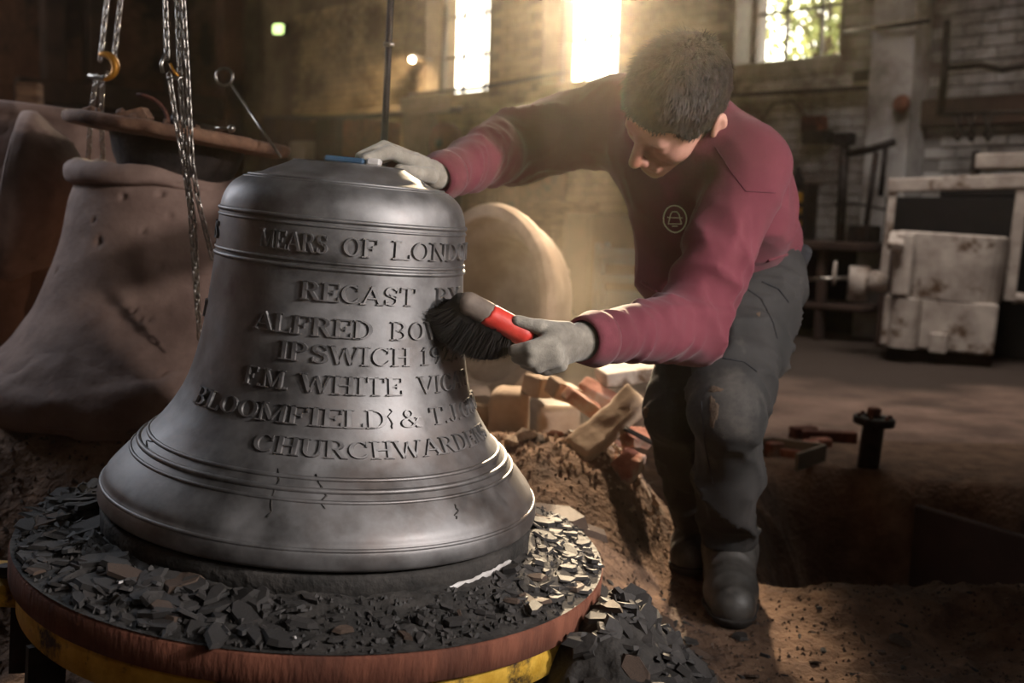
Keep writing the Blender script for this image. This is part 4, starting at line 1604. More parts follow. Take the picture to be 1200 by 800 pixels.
def variant(me, mat):
    k = (me.name, mat.name)
    if k not in _var:
        m = me.copy(); m.materials.clear(); m.materials.append(mat); _var[k] = m
    return _var[k]
def on_plate(x, y, z=.014):
    return pc + tiltp @ Vector((x, y, z))
for i, (x, y, s) in enumerate(((-.16, -.10, .017), (-.13, -.15, .012), (-.08, -.16, .016), (-.04, -.19, .011), (.055, -.20, .012), (-.19, -.06, .013), (.09, -.17, .010), (-.10, -.05, .015), (.03, -.19, .009))):
    put('clay_lump', variant(ROCKS[i % 6], M_PLATE2), M_PLATE2, on_plate(x, y, .014 + s * .35), (rs.uniform(0, 3), rs.uniform(-.3, .3), rs.uniform(0, 3)), s,
        label='small crumb of brown clay on the rusty plate above the core', cat='clay lump', group='clay crumbs on the core plate')
wg = MB().prism([(-.045, 0), (.03, 0), (.035, .008), (.018, .028), (-.01, .016)], -.02, .02, Matrix(((1, 0, 0), (0, 0, -1), (0, 1, 0))), (0, 0, 0), .1).build('clay_wedge', M_PLATE2, None, False, label='pointed slab of pale clay lying on the rusty plate', cat='clay lump')
wg.matrix_world = Matrix.Translation(on_plate(-.05, -.15, .0145)) @ tiltp.to_4x4()
hoop = MB().tube([on_plate(-.075 + .065 * math.sin(a) , -.05, .010 + .062 * math.cos(a) ) for a in np.linspace(-.2, 1.75, 12)], .0045, 8).build('bent_strap', M_RUST, None, False, True, label='bent iron strap curling up behind the clay slab', cat='strap')
# hand trowel on the plate
tr = empty('trowel', on_plate(.11, -.16, .016), label='small steel trowel with round knob lying on the rusty plate', cat='trowel')
o0 = on_plate(.035, -.17, .026); o1 = on_plate(.08, -.17, .026); o2 = on_plate(.13, -.175, .022); o3 = on_plate(.165, -.18, .026)
MB().tube([o0, (o0 + o1) / 2, o1], [.010, .012, .007], 10).build('trowel_grip', M_IRON, tr, False, True)
dv = (o2 - o1).normalized(); sv = Vector((0, 1, 0)); uv = dv.cross(sv) * -1
MB().add([o1 + uv * .010, o1 - uv * .004, o2 - uv * .004, o2 + uv * .003, o1 + uv * .010 + sv * .02, o1 - uv * .004 + sv * .02, o2 - uv * .004 + sv * .02, o2 + uv * .003 + sv * .02],
         [(0, 1, 2, 3), (4, 7, 6, 5), (0, 4, 5, 1), (1, 5, 6, 2), (2, 6, 7, 3), (3, 7, 4, 0)]).build('trowel_blade', M_STEEL, tr, False)
MB().tube([o2, o3], .003, 8).build('trowel_shank', M_STEEL, tr, False, True)
MB().lathe([(.0001, -.009), (.006, -.007), (.009, 0), (.006, .007), (.0001, .009)], 14, o3).build('trowel_knob', M_STEEL, tr, False, True)
# ring-ended rod standing behind the plate
r0, r1 = at(271, 99, 2.5), at(329, 184, 2.28)
rr_ = empty('ring_rod', tuple(r1), label='thin iron rod ending in a ring, leaning behind the bronze bell', cat='rod')
MB().tube([r0, (r0 + r1) / 2, r1], .0032, 8).build('rod', M_STEEL, rr_, False, True)
rc = at(263, 90, 2.5)
MB().tube([rc + Vector((.0195 * math.cos(a), 0, .0195 * math.sin(a))) for a in np.linspace(0, 2 * PI, 28, endpoint=False)], .0032, 8, True).build('ring', M_STEEL, rr_, False, True)

# ---- chains
LP = 0.0145
def link_mesh():
    pts = []
    for i in range(20):
        a = 2 * PI * i / 20
        pts.append((.0034 * math.cos(a), 0, .0034 * math.sin(a) + (.0056 if math.sin(a) > 0 else -.0056)))
    me = MB().tube(pts, .0016, 6, True).mesh('chain_link')
    me.polygons.foreach_set('use_smooth', np.ones(len(me.polygons), dtype=bool))
    me.materials.append(M_STEEL)
    return me
LM = link_mesh()
def chain(name, strands, label, ks=1.28):
    top = Vector(strands[0][0])
    t = empty(name, tuple(top), label=label, cat='chain')
    for st in strands:
        pts = [Vector(p) for p in st]
        acc, k = 0.0, 0
        for a, b in zip(pts, pts[1:]):
            L__ = (b - a).length
            d = (b - a) / L__
            while acc <= L__:
                p = a + d * acc
                o = bpy.data.objects.new('chain_link', LM)
                COL.objects.link(o)
                B = basis(d, (1, 0, 0)) @ Matrix.Rotation((k % 2) * PI / 2 + .45, 3, 'Z')
                o.parent = t
                o.matrix_parent_inverse = root_matrix(t).inverted()
                o.matrix_basis = Matrix.Translation(p) @ B.to_4x4() @ Matrix.Scale(ks, 4)
                acc += LP * ks; k += 1
            acc -= L__
    return t
def ch(*p): return [at(*q_) for q_ in p]
M_HOOK = material('yellow hook', C('8a5a1c'), C('a87428'), 0.5, 0.6, 20, 0.2, 60)
ca = chain('sling_chain', [ch((129, -30, 2.66), (118, 66, 2.66)), ch((145, -30, 2.66), (134, 66, 2.66)),
                           ch((113, 94, 2.66), (106, 136, 2.68), (103, 208, 2.70)), ch((120, 96, 2.68), (119, 136, 2.70), (121, 195, 2.72))],
           'steel sling chain with a yellow hook hanging behind the rusty plate', 1.5)
hc = at(121, 78, 2.65)
MB().tube([hc + Vector((.030 * math.cos(a), 0, .030 * math.sin(a))) for a in np.linspace(1.9, -1.9, 14)], [.004, .006, .008, .009, .010, .0105, .0105, .010, .009, .008, .007, .006, .005, .004], 8).build('hook', M_HOOK, ca, False, True)
MB().tube([hc + Vector((-.036 , 0, -.022)), hc + Vector((0, 0, -.030)), hc + Vector((.012, 0, -.012))], .006, 8).build('hook_latch', M_STEEL, ca, False, True)
cb = chain('sling_chain', [ch((193, -30, 2.12), (196, 64, 2.12)), ch((207, -30, 2.12), (211, 90, 2.12), (219, 200, 2.12), (228, 262, 2.13), (234, 402, 2.16)),
                           ch((213, -30, 2.11), (220, 90, 2.11), (225, 190, 2.11), (233, 238, 2.12), (250, 306, 2.13)), ch((199, 92, 2.12), (206, 140, 2.12), (215, 190, 2.12), (223, 245, 2.13), (232, 372, 2.15))],
           'steel sling chain hanging in front of the large clay core')
hc = at(198, 78, 2.12)
MB().tube([hc + Vector((-.008, 0, .022)), hc + Vector((-.015, 0, .004)), hc + Vector((-.012, 0, -.012))], .004, 8).build('hook', M_STEEL, cb, False, True)
MB().tube([hc + Vector((.002, 0, .006)), hc + Vector((.010, 0, -.010)), hc + Vector((.020, 0, -.020))], .003, 8).build('hook_latch', M_HOOK, cb, False, True)
MB().tube([at(196, 92, 2.12), at(214, 91, 2.12)], .004, 8).build('shackle_bar', M_STEEL, cb, False, True)

# ---- moulds at the far left
sh = at(28, 300, 3.25); sh.z = .34
t1 = empty('mould_case', sh, (0, math.radians(5), 0), label='tall cylindrical clay mould case behind the sling chain', cat='mould')
me = MB().lathe([(.30, .0)] + [(.335, z_) for z_ in np.linspace(0, .70, 40)] + [(.340, .705), (.345, .715), (.345, .735), (.338, .742), (.315, .742), (.310, .70), (.30, .2)], 150).mesh('case_shell')
dented(me, 8, 150, .004, .010, .012)
link('case_shell', me, M_CLAY, t1, True, True)
# open cope: a hollow bell-shaped shell lying over, mouth showing
def cope(name, c, axis, R0, label, mat, seed, depth=.8):
    B = basis(axis, (0, 0, 1))
    e = empty(name, c, B, label=label, cat='mould')
    pr = [(R0, 0), (R0 * 1.02, -.012), (R0 * 1.02, -.035), (R0 * .90, -R0 * .35), (R0 * .78, -R0 * depth * .7), (R0 * .5, -R0 * depth * .95), (.0001, -R0 * depth)]
    me = lathe_dense(pr, 120, 6).mesh('outer_shell'); dented(me, seed, 30, .004, .006, .008)
    link('outer_shell', me, mat, e, True, True)
    pr = [(R0, 0), (R0 * .88, .002), (R0 * .84, -.030), (R0 * .79, -R0 * .14), (R0 * .70, -R0 * .25), (R0 * .62, -R0 * .5), (R0 * .45, -R0 * depth * .8), (.0001, -R0 * depth * .86)]
    me = lathe_dense(pr, 120, 6).mesh('inner_face'); dented(me, seed + 1, 24, .003, .006, .008)
    link('inner_face', me, mat, e, True, True)
    return e
cope('mould_cope', at(12, 228, 2.78), Vector((-.93, -.33, .16)), .215, 'hollow clay cope tipped on edge at the far left', M_CLAY, 31)
lo_ = at(-38, 335, 3.0)
t2 = empty('bell_core', lo_, (math.radians(8), math.radians(24), 0), label='smaller clay core lying tipped behind the large one', cat='mould')
me = lathe_dense([(.0001, -.19), (.30, -.19), (.305, -.15), (.25, -.06), (.205, .02), (.185, .10), (.15, .15), (.0001, .16)], 140, 8).mesh('core_skin')
dented(me, 41, 60, .006, .010, .010)
link('core_skin', me, M_CLAY, t2, True, True)
cope('mould_cope', at(566, 352, 3.2), Vector((-.76, -.65, .04)), .285, 'hollow pale clay cope standing on edge behind the brush', M_CLAYPALE, 51)

# ---- blocks behind the bell
def rough_mesh(size, rr, amp, seed, freq=30):
    h_ = np.array(size) / 2
    rr = min(rr, h_.min() * .8)
    def f(P): return sd_box(P, (0, 0, 0), h_, None, rr) - amp * fbm(P * freq + seed * 3.7, 3) - amp * 1.6 * np.maximum(fbm(P * freq * .35 + seed, 2), -.2)
    return surface('rough_block', f, -h_ - amp * 3 - .004, h_ + amp * 3 + .004, max(size) / 26)
def gz(x, y): return float(ground_z(np.array([x]), np.array([y]))[0])
def block(px, d, w, h, dp, label, mat=M_CLAYPALE, rz=0.0, rr=.02, sink=.01):
    p = at(px, 400, d); p.z = gz(p.x, p.y) - sink
    e = link('mould_block', rough_mesh((w, dp, h), rr, .0025, px), mat, None, False, True, label=label, cat='block')
    e.location = p + Vector((0, 0, h / 2)); e.rotation_euler = (0, 0, rz)
    return e
block(556, 2.86, .12, .17, .15, 'pale clay block nearest the bronze bell', rz=.15)
block(600, 2.74, .10, .16, .13, 'rounded pale clay block under the brush', rz=-.1, rr=.028)
block(575, 3.22, .22, .21, .14, 'long clay block propping up the pale cope', rz=.4)
block(648, 2.95, .13, .16, .16, 'pale clay block half hidden behind the rubble heap', rz=.3)

# ---- broken brick, slabs and timber on the heap
rs = random.Random(77)
def chunk(name, px, py, d, size, rot, mat, label, cat, jit=.006, group=None, bev=.005):
    o = link(name, rough_mesh(size, bev, jit * .55, px), mat, None, False, True, label=label, cat=cat, group=group)
    o.location = at(px, py, d); o.rotation_euler = rot
    return o
chunk('plaster_slab', 714, 496, 2.42, (.20, .085, .03), (.5, -.68, .35), M_CLAYPALE, 'long broken clay slab propped diagonally on the rubble heap', 'slab', .008)
chunk('iron_tray', 738, 437, 2.72, (.16, .12, .035), (.05, -.12, .2), M_LADLE, 'grey ribbed tray beside the sleeve of the red-handled brush arm', 'tray', .003)
chunk('brick', 660, 458, 2.62, (.075, .06, .045), (.2, .35, .5), M_CLAYPALE, 'pale half brick catching sunlight on the rubble heap', 'brick')
chunk('brick', 700, 462, 2.66, (.10, .05, .04), (.3, .42, -.3), M_BRICKRED, 'broken red brick under the grey tray', 'brick')
chunk('brick', 682, 472, 2.55, (.095, .05, .035), (.2, .55, .3), M_BRICKRED, 'brick fragment leaning on the long clay slab', 'brick')
chunk('brick', 636, 452, 2.72, (.09, .06, .05), (.1, .1, .8), M_CLAYPALE, 'pale brick behind the rounded clay block', 'brick')
chunk('brick', 745, 512, 2.44, (.07, .05, .035), (.6, .2, .4), M_BRICKRED, "pink brick fragment by the man's dark trouser leg", 'brick', .009)
chunk('brick', 736, 545, 2.38, (.075, .055, .04), (.3, -.4, .9), M_BRICKRED, 'crumbling pink brick low on the sand heap', 'brick', .010)
chunk('iron_bar', 752, 512, 2.38, (.09, .02, .008), (.1, .42, -.2), M_IRON, 'dark iron strip sticking out of the rubble heap', 'bar', .001)
for i in range(42):
    px = rs.uniform(575, 762); d = rs.uniform(2.36, 3.0)
    p = at(px, 480, d); s = rs.uniform(.010, .026)
    p.z = gz(p.x, p.y) + s * .3
    k_ = rs.randrange(4)
    m = [M_BRICKRED, M_CLAYPALE, M_FLAKEB, M_CLAYPALE][k_]
    wh_ = ('near the bell' if px < 620 else ('below the brush hand' if px < 670 else ('by the long slab' if px < 720 else "by the man's leg"))) + (', front of the heap' if d < 2.6 else ', far side of the heap')
    o = put('rubble_lump', variant(ROCKS[i % 6], m), m, p, (rs.uniform(0, 3), rs.uniform(-.6, .6), rs.uniform(0, 6)), (s * rs.uniform(.8, 1.7), s, s * .9),
            label='%s %s rubble lump %s' % ('large' if s > .018 else 'small', ('red', 'pale', 'brown', 'pale')[k_], wh_), cat='rubble', group='rubble lumps on the heap')

# ---- ladle on its stand
M_DKPIT = material('soot black', C('0f0d0c'), C('1c1817'), 0.9, 0, 8, 0.2, 40)
DL = 6.6
lc = at(1100, 400, DL); lc.z = 0.0
sc_ = DL / FPX
lad = empty('casting_ladle', lc, (0, math.radians(2.0), math.radians(-21)), label='whitewashed casting ladle hanging in its pale frame', cat='ladle')
def lz(py): return .8 + (267 - py) * sc_
def lx(px): return (px - 1100) * sc_
bw = (lx(1165) - lx(1036)) * .93
mb = MB().lathe([(.0001, lz(345)), (bw * .50, lz(345)), (bw * .52, lz(300)), (bw * .52, lz(272)), (bw * .46, lz(270)), (bw * .44, lz(330)), (.0001, lz(335))], 32)
def sq(x, y):
    r = math.hypot(x, y)
    if r < 1e-3: return x, y
    c_, s_ = x / r, y / r
    return r * math.copysign(abs(c_) ** .55, c_), r * .8 * math.copysign(abs(s_) ** .75, s_)
mb.v = [(*sq(x, y), z) for x, y, z in mb.v]
mb.build('pot', M_LADLE, lad, True)
MB().box((lx(1052), -.30, lz(308)), (.10, .06, (lz(275) - lz(345))), None, .01).build('front_rib', M_LADLE, lad, True)
MB().box((lx(1042), -.30, lz(282)), (.09, .22, .05), (.35, 0, 0), .008).build('spout', M_LADLE, lad, True)
MB().box((lx(1096), 0, lz(374)), (lx(1157) - lx(1036), .50, lz(346) - lz(404)), None, .012).build('lower_box', M_LADLE, lad, True)
MB().lathe([(.09, lz(403)), (.09, lz(347))], 20, (lx(1060), -.24, 0)).build('corner_drum', M_LADLE, lad, True, True)
MB().box((lx(1098), -.27, lz(394)), (.10, .05, .12), None, .008).build('foot_lug', M_LADLE, lad, True)
MB().box((lx(1031), -.05, (lz(222) + lz(345)) / 2), (.05, .06, lz(222) - lz(345)), None, .006).build('post', M_LADLE, lad, True)
MB().box((lx(1168), -.05, (lz(205) + lz(342)) / 2), (.065, .07, lz(205) - lz(342)), None, .006).build('post', M_LADLE, lad, True)
MB().box((lx(1108), -.05, lz(212)), (.88, .10, .085), (0, math.radians(-5), 0), .008).build('crossbar', M_LADLE, lad, True)
MB().cyl((lx(1172), -.05, lz(338)), (lx(1192), -.05, lz(338)), .035, .03, 12).build('trunnion', M_LADLE, lad, True, True)
MB().cyl((lx(1003), -.05, lz(316)), (lx(1003), -.05, lz(357)), .062, .062, 18).build('gear_case', M_LADLE, lad, True, True)
MB().cyl((lx(1015), -.05, lz(332)), (lx(1036), -.05, lz(332)), .07, .06, 14).build('gear_hub', M_LADLE, lad, True, True)
MB().tube([(lx(996), -.05, lz(330)), (lx(962), -.05, lz(334)), (lx(944), -.05, lz(336))], .012, 8).build('crank_shaft', M_STEEL, lad, True, True)
MB().tube([(lx(975) , -.05 + .06 * math.cos(a), lz(326) + .07 * math.sin(a)) for a in np.linspace(0, 2 * PI, 20, endpoint=False)], .009, 6, True).build('hand_wheel', M_LADLE, lad, True, True)
MB().box((0, .05, lz(404) / 2 + .0), (.60, .45, max(lz(404), .03)), None, .005).build('trolley_base', M_IRON, lad, True)

# dark furnace and benches against the wall
def WP(px, py, out):
    """where the sight line through this picture position meets the plane this far in front of the window wall"""
    v = at(px, py, 1.0) - CAM_POS
    t_ = ((W_ORG - E_O * out) - CAM_POS).dot(E_O) / v.dot(E_O)
    return CAM_POS + v * t_
def wall_pt(px, out, z):
    py = 300.0
    for _ in range(12):
        p = WP(px, py, out)
        py += (p.z - z) * FPX / p.y
    p = WP(px, py, out); p.z = z
    return p
RZW = math.atan2(E_U.y, E_U.x)
def wbox(name, px0, px1, out, z0, z1, dp, mat, label, cat, bev=.01, **kw):
    a, b = wall_pt(px0, out, z0), wall_pt(px1, out, z0)
    L__ = (b - a).length
    o = MB().box((0, 0, 0), (L__, dp, z1 - z0), None, bev).build(name, mat, None, False, False, label=label, cat=cat, **kw)
    o.matrix_world = Matrix.Translation((a + b) / 2 + Vector((0, 0, (z1 - z0) / 2))) @ RW.to_4x4()
    return o
fz = empty('furnace', tuple(wall_pt(1130, .8, 0)), label='soot black furnace standing behind the whitewashed ladle', cat='furnace')
def wpart(name, px0, px1, out, z0, z1, dp, mat, parent, bev=.01):
    a, b = wall_pt(px0, out, z0), wall_pt(px1, out, z0)
    mb = MB().box((a + b) / 2 + Vector((0, 0, (z1 - z0) / 2)), ((b - a).length, dp, z1 - z0), RW, bev)
    return mb.build(name, mat, parent, False, False)
wpart('furnace_body', 1046, 1260, .33, 0, 1.02, .5, M_DKPIT, fz)
wpart('furnace_hood', 1120, 1260, .33, 1.02, 1.10, .5, M_DKPIT, fz)
wpart('white_beam', 1146, 1260, .5, 1.20, 1.30, .12, M_LADLE, fz)
wpart('beam_bracket', 1137, 1146, .5, 1.10, 1.32, .05, M_IRON, fz)
wb = empty('workbench', tuple(wall_pt(960, .45, 0)), label='dark workbench along the wall between the man and the ladle', cat='workbench')
wpart('bench_top', 880, 1036, .45, .64, .70, .7, M_DARKBEAM, wb)
for px in (888, 955, 1028): wpart('leg', px, px + 8, .70, 0, .64, .08, M_DARKBEAM, wb)
wpart('back_board', 880, 1036, .12, 0, .64, .04, M_DKPIT, wb)
wpart('shelf', 882, 1034, .45, .22, .26, .6, M_DARKBEAM, wb)
for i, (px, w_, h_, m_) in enumerate(((898, 22, .16, M_DKPIT), (1000, 24, .12, M_IRON))):
    wbox('bench_box', px, px + w_, .45, .70, .70 + h_, .2, m_, ('dark box on the workbench behind the man', 'dark iron box on the workbench beside the ladle frame')[i], 'box')
yb = empty('yellow_cabinet', tuple(wall_pt(934, .3, .70)), label='yellow panelled cabinet behind the back of the man', cat='cabinet')
M_YEL2 = material('dull yellow paint', C('8f6a1e'), C('a8802c'), 0.6, 0, 9, 0.2, 40, C('4a3820'), 6, (.55, .65))
wpart('cabinet_body', 922, 944, .28, .70, 1.05, .15, M_YEL2, yb)
for k in range(3): wpart('vent_slot', 926, 940, .362, .76 + k * .09, .80 + k * .09, .012, M_DKPIT, yb, .002)
wpart('cabinet_edge', 944, 949, .28, .70, 1.12, .17, M_IRON, yb)
for px in (918, 934): 
    p = wall_pt(px, .25, 1.08)
    b = MB().lathe([(.0001, 0), (.05, 0), (.05, .08), (.02, .13), (.02, .17), (.0001, .17)], 14).build('oil_bottle', M_DKPIT, None, False, True, label='dark oil bottle on the ledge %s the yellow cabinet' % ('left of' if px == 918 else 'right above'), cat='bottle')
    b.location = p
    wbox('ledge_block', px - 5, px + 6, .25, 1.052, 1.078, .14, M_DARKBEAM, 'small ledge under the dark bottle %s' % ('next to the sweatshirt' if px == 918 else 'over the yellow cabinet'), 'ledge', .003)
# jib stand
jb = empty('jib_stand', tuple(WP(986, 280, .5)), label='black iron jib stand in front of the white brick wall', cat='stand')
MB().tube([WP(984, 285, .5), WP(990, 165, .5)], .035, 8).build('post', M_IRON, jb, False, True)
MB().box(WP(990, 163, .5), (.13, .10, .09), RW, .01).build('head_block', M_IRON, jb, False)
MB().tube([WP(990, 181, .5), WP(1020, 175, .5), WP(1048, 166, .5)], .028, 8).build('arm', M_IRON, jb, False, True)
MB().tube([WP(1027, 178, .5), WP(1012, 285, .5)], .022, 8).build('stay', M_IRON, jb, False, True)
MB().tube([WP(1038, 170, .5), WP(1032, 230, .5)], .020, 8).build('stay', M_IRON, jb, False, True)
MB().tube([WP(978, 240, .5), WP(1000, 238, .5), WP(1040, 246, .5)], .010, 6).build('tie_bar', M_IRON, jb, False, True)
# wall boxes, valve and bracket
sw = empty('switch_box', tuple(WP(955, 152, .06)), label='dark iron switch box on the white brick wall', cat='switch box')
MB().box(WP(954, 146, .07), (.19, .10, .13), RW, .01).build('box_body', M_RUST, sw, False)
MB().box(WP(958, 161, .08), (.22, .12, .10), RW, .01).build('cable_box', M_IRON, sw, False)
MB().tube([WP(945, 137, .05), WP(928, 118, .05), WP(905, 122, .05), WP(893, 140, .05)], .008, 6).build('cable', M_IRON, sw, False, True)
vp = WP(1057, 122, .30)
vl = MB().lathe([(.0001, .05), (.045, .045), (.062, .02), (.066, 0), (.0001, 0)], 20, vp, basis(-E_O)).build('wall_boss', M_RUST, None, False, True, label='round rusty boss on the brick pier', cat='boss')
MB().box(WP(1020, 89, .10), (.22, .14, .08), RW, .012).build('wall_bracket', M_IRON, None, False, label='black bracket on the wall under the right window', cat='bracket')
def pipe(pts, r, label, mat=M_IRON):
    return MB().tube(pts, r, 8).build('wall_pipe', mat, None, False, True, label=label, cat='pipe')
pipe([WP(855, 112, .13), WP(905, 109, .13), WP(960, 106, .13), WP(1038, 101, .13)], .016, 'thin dark pipe running along the wall below the tree window')
pipe([WP(990, 38, .05), WP(1040, 31, .32), WP(1090, 24, .32)], .018, 'dark pipe crossing the brick pier beside the tree window')
pipe([WP(1110, 24, .10), WP(1107, 80, .10), WP(1102, 134, .10)], .026, 'upright dark pipe in the corner right of the pier')
pipe([WP(1111, 80, .22), WP(1150, 76, .22), WP(1175, 82, .22), WP(1230, 70, .22)], .022, 'sagging dark pipe above the hanging tongs')
pipe([WP(1105, 134, .24), WP(1160, 132, .24), WP(1230, 130, .24)], .014, 'thin rail the tongs hang from')
for i, px in enumerate((1122, 1138, 1158)):
    tg = empty('tongs', tuple(WP(px, 134, .24)), label='pair of iron tongs on the rail, ' + ('nearest the pier', 'middle of the three', 'furthest from the pier')[i], cat='tongs')
    for s in (-1, 1):
        MB().tube([WP(px + s * 5, 133, .24), WP(px + s * 1.5, 147, .24), WP(px - s * 3.5, 158, .24), WP(px, 165, .24)], .012, 6).build('tong_arm', M_IRON, tg, False, True)
pipe([WP(480, 111, .15), WP(560, 103, .15), WP(668, 84, .12)], .022, 'dark conduit running between the two bright windows')
pipe([WP(310, 140, .2), WP(420, 137, .2), WP(540, 128, .2)], .035, 'thick dark pipe along the ochre wall behind the bell')
pipe([WP(524, 6, .1), WP(519, 60, .1), WP(515, 130, .1)], .02, 'upright conduit beside the left window')

# clutter under the windows
def WB(name, px, py, out, size, mat, label, cat, rot=0):
    o = MB().box((0, 0, 0), size, None, .012).build(name, mat, None, False, False, label=label, cat=cat)
    o.matrix_world = Matrix.Translation(WP(px, py, out)) @ RW.to_4x4()
    return o
M_GREYBOX = material('dusty grey paint', C('6f675c'), C('8a8174'), 0.9, 0, 5, 0.2, 30)
WB('cable_trunk', 498, 123, .40, (.62, .2, .16), M_GREYBOX, 'dusty grey trunking box under the left window', 'box')
WB('wall_cabinet', 492, 158, .3, (.30, .25, .42), M_GREYBOX, 'grey cabinet on the wall behind the raised arm', 'cabinet')
wh = empty('grinding_wheel', tuple(WP(522, 168, .8)), label='large dark grinding wheel behind the outstretched sleeve', cat='wheel')
cw_ = WP(522, 168, .8)
MB().cyl(cw_ - E_O * .06, cw_ + E_O * .06, .20, .20, 32).build('wheel_disc', M_RUST, wh, False, True)
MB().cyl(cw_ - E_O * .10, cw_ + E_O * .10, .04, .04, 14).build('axle', M_IRON, wh, False, True)
MB().box((cw_.x, cw_.y, cw_.z / 2 - .1), (.2, .3, cw_.z - .2), RW, .01).build('wheel_stand', M_IRON, wh, False)
for i, (px, py, s, m_, lb) in enumerate(((338, 168, (.45, .5, .5), M_DARKBEAM, 'dark timber crate below the ochre wall, beside the ring rod'), (402, 160, (.34, .5, .35), M_IRON, 'dark iron casting box right behind the top of the bell'),
                                   (436, 165, (.36, .5, .4), M_RUST, 'rusty casting box behind the gloved hand on the bell'), (371, 178, (.34, .5, .2), M_GREYBOX, 'grey casting box behind the left shoulder of the bell'))):
    p = WP(px, py, 1.0)
    o = MB().box((0, 0, 0), (s[0], s[1], p.z + s[2] / 2), None, .02).build('casting_box', m_, None, False, False, label=lb, cat='box')
    o.matrix_world = Matrix.Translation(Vector((p.x, p.y, (p.z + s[2] / 2) / 2))) @ RW.to_4x4()
for i, (px, py, w_) in enumerate(((590, 150, .30), (625, 190, .32), (662, 235, .34), (705, 250, .34))):
    p = WP(px, py, .6)
    o = MB().box((0, 0, 0), (w_, .6, p.z), None, .02).build('stacked_flask', (M_WOODOLD, M_RUST, M_WOODOLD, M_DARKBEAM)[i], None, False, False,
                 label=('brown moulding flask below the sunny sleeve', 'rusty moulding flask left of the pale cope rim', 'worn timber flask right of the pale cope', 'dark timber flask above the blue crate')[i], cat='flask')
    o.matrix_world = Matrix.Translation(Vector((p.x, p.y, p.z / 2))) @ RW.to_4x4()

# blue crate
bc = at(740, 330, 6.3)
bcr = empty('blue_crate', (bc.x, bc.y, 0), (0, 0, -.25), label='blue painted steel crate on legs beyond the brush arm', cat='crate')
z0_, z1_ = bc.z - .17, bc.z + .17
for x in (-.18, .18):
    for y in (-.15, .15):
        MB().box((x, y, (z1_ + .05) / 2), (.035, .035, z1_ + .05), None, .004).build('leg', M_BLUE, bcr, True)
for z_ in (z0_, (z0_ + z1_) / 2 + .02, z1_):
    MB().box((0, -.16, z_), (.36, .02, .05), None, .004).build('front_rail', M_BLUE, bcr, True)
MB().box((0, .15, (z0_ + z1_) / 2), (.36, .015, .34), None, .004).build('back_panel', M_BLUE, bcr, True)
MB().box((.18, 0, (z0_ + z1_) / 2), (.015, .28, .30), None, .004).build('side_panel', M_BLUE, bcr, True)
MB().box((-.18, 0, (z0_ + z1_) / 2), (.015, .28, .30), None, .004).build('side_panel', M_BLUE, bcr, True)
MB().box((-.03, -.145, (z0_ + z1_) / 2 + .03), (.20, .01, .15), None, .004).build('front_panel', M_DARKBEAM, bcr, True)

# ---- floor things right of the man
fp = at(1017, 548, 3.52); fp.z = 0
fs_ = empty('flanged_pipe', fp, (.03, .05, 0), label='short black flanged pipe standing at the edge of the pit', cat='pipe')
MB().lathe([(.036, -.08), (.036, .14), (.042, .15)], 24).build('pipe_body', M_IRON, fs_, True, True)
MB().lathe([(.030, .15), (.066, .15), (.068, .155), (.068, .172), (.064, .176), (.034, .176), (.030, .172), (.030, .1)], 28).build('flange', M_IRON, fs_, True, True)
for k in range(6):
    a = k * PI / 3
    MB().lathe([(.0001, .184), (.007, .184), (.008, .176)], 6, (.052 * math.cos(a), .052 * math.sin(a), 0)).build('bolt', M_RUST, fs_, True)
MB().box((.0, .01, .19), (.04, .03, .03), (0, 0, .4), .004).build('pipe_plug', M_RUST, fs_, True)
def fchunk(px, py, d, size, rz, mat, name, label, cat, tilt=0.0):
    p = at(px, py, d); p.z = max(gz(p.x, p.y), -.2) + size[2] / 2 - .006
    o = MB().box((0, 0, 0), size, None, .004, .002).build(name, mat, None, False, False, label=label, cat=cat)
    o.location = p; o.rotation_euler = (tilt, 0, rz)
tr_ = empty('angle_iron', tuple(at(908, 505, 3.75)), label="grey steel frame lying on the floor beside the man's leg", cat='angle iron')
fx = at(905, 505, 3.7); fx.z = 0.0
for a, b in (((0, 0), (.16, -.10)), ((.16, -.10), (.02, -.26)), ((0, 0), (-.16, -.12))):
    pa, pb = fx + Vector((a[0], a[1], .03)), fx + Vector((b[0], b[1], .03))
    dv = pb - pa
    MB().box((pa + pb) / 2, (dv.length, .012, .06), Matrix.Rotation(math.atan2(dv.y, dv.x), 3, 'Z'), .002).build('frame_side', M_GREYBOX, tr_, False)
fchunk(972, 505, 3.95, (.20, .04, .045), -.12, M_RUST, 'iron_channel', 'rusty channel iron lying behind the flanged pipe', 'bar')
fchunk(942, 500, 4.0, (.10, .05, .05), .3, M_RUST, 'iron_channel', 'short rusty channel piece next to the grey frame', 'bar')
for i, (px, py, d, s) in enumerate(((908, 527, 3.70, .075), (950, 528, 3.74, .06), (928, 535, 3.66, .05), (962, 520, 3.85, .05))):
    fchunk(px, py, d, (s * 1.4, s, s * .7), .4 + i, M_BRICKRED, 'brick', ('pink brick chunk touching the grey steel frame', 'pink brick chunk left of the flanged pipe', 'small pink brick chunk at the lip of the pit', 'pale red brick bit by the rusty channel')[i], 'brick')
# timber shoring along the pit
a, b = at(1075, 582, 3.25), at(1290, 662, 2.75)
a.z, b.z = -.05, -.05
dv = b - a
sb = MB().box((a + b) / 2 + Vector((0, 0, -.20)), (dv.length, .03, .40), Matrix.Rotation(math.atan2(dv.y, dv.x), 3, 'Z'), .004).build('shoring_board', M_DARKBEAM, None, False, False, label='dark shoring board standing in the pit', cat='board')

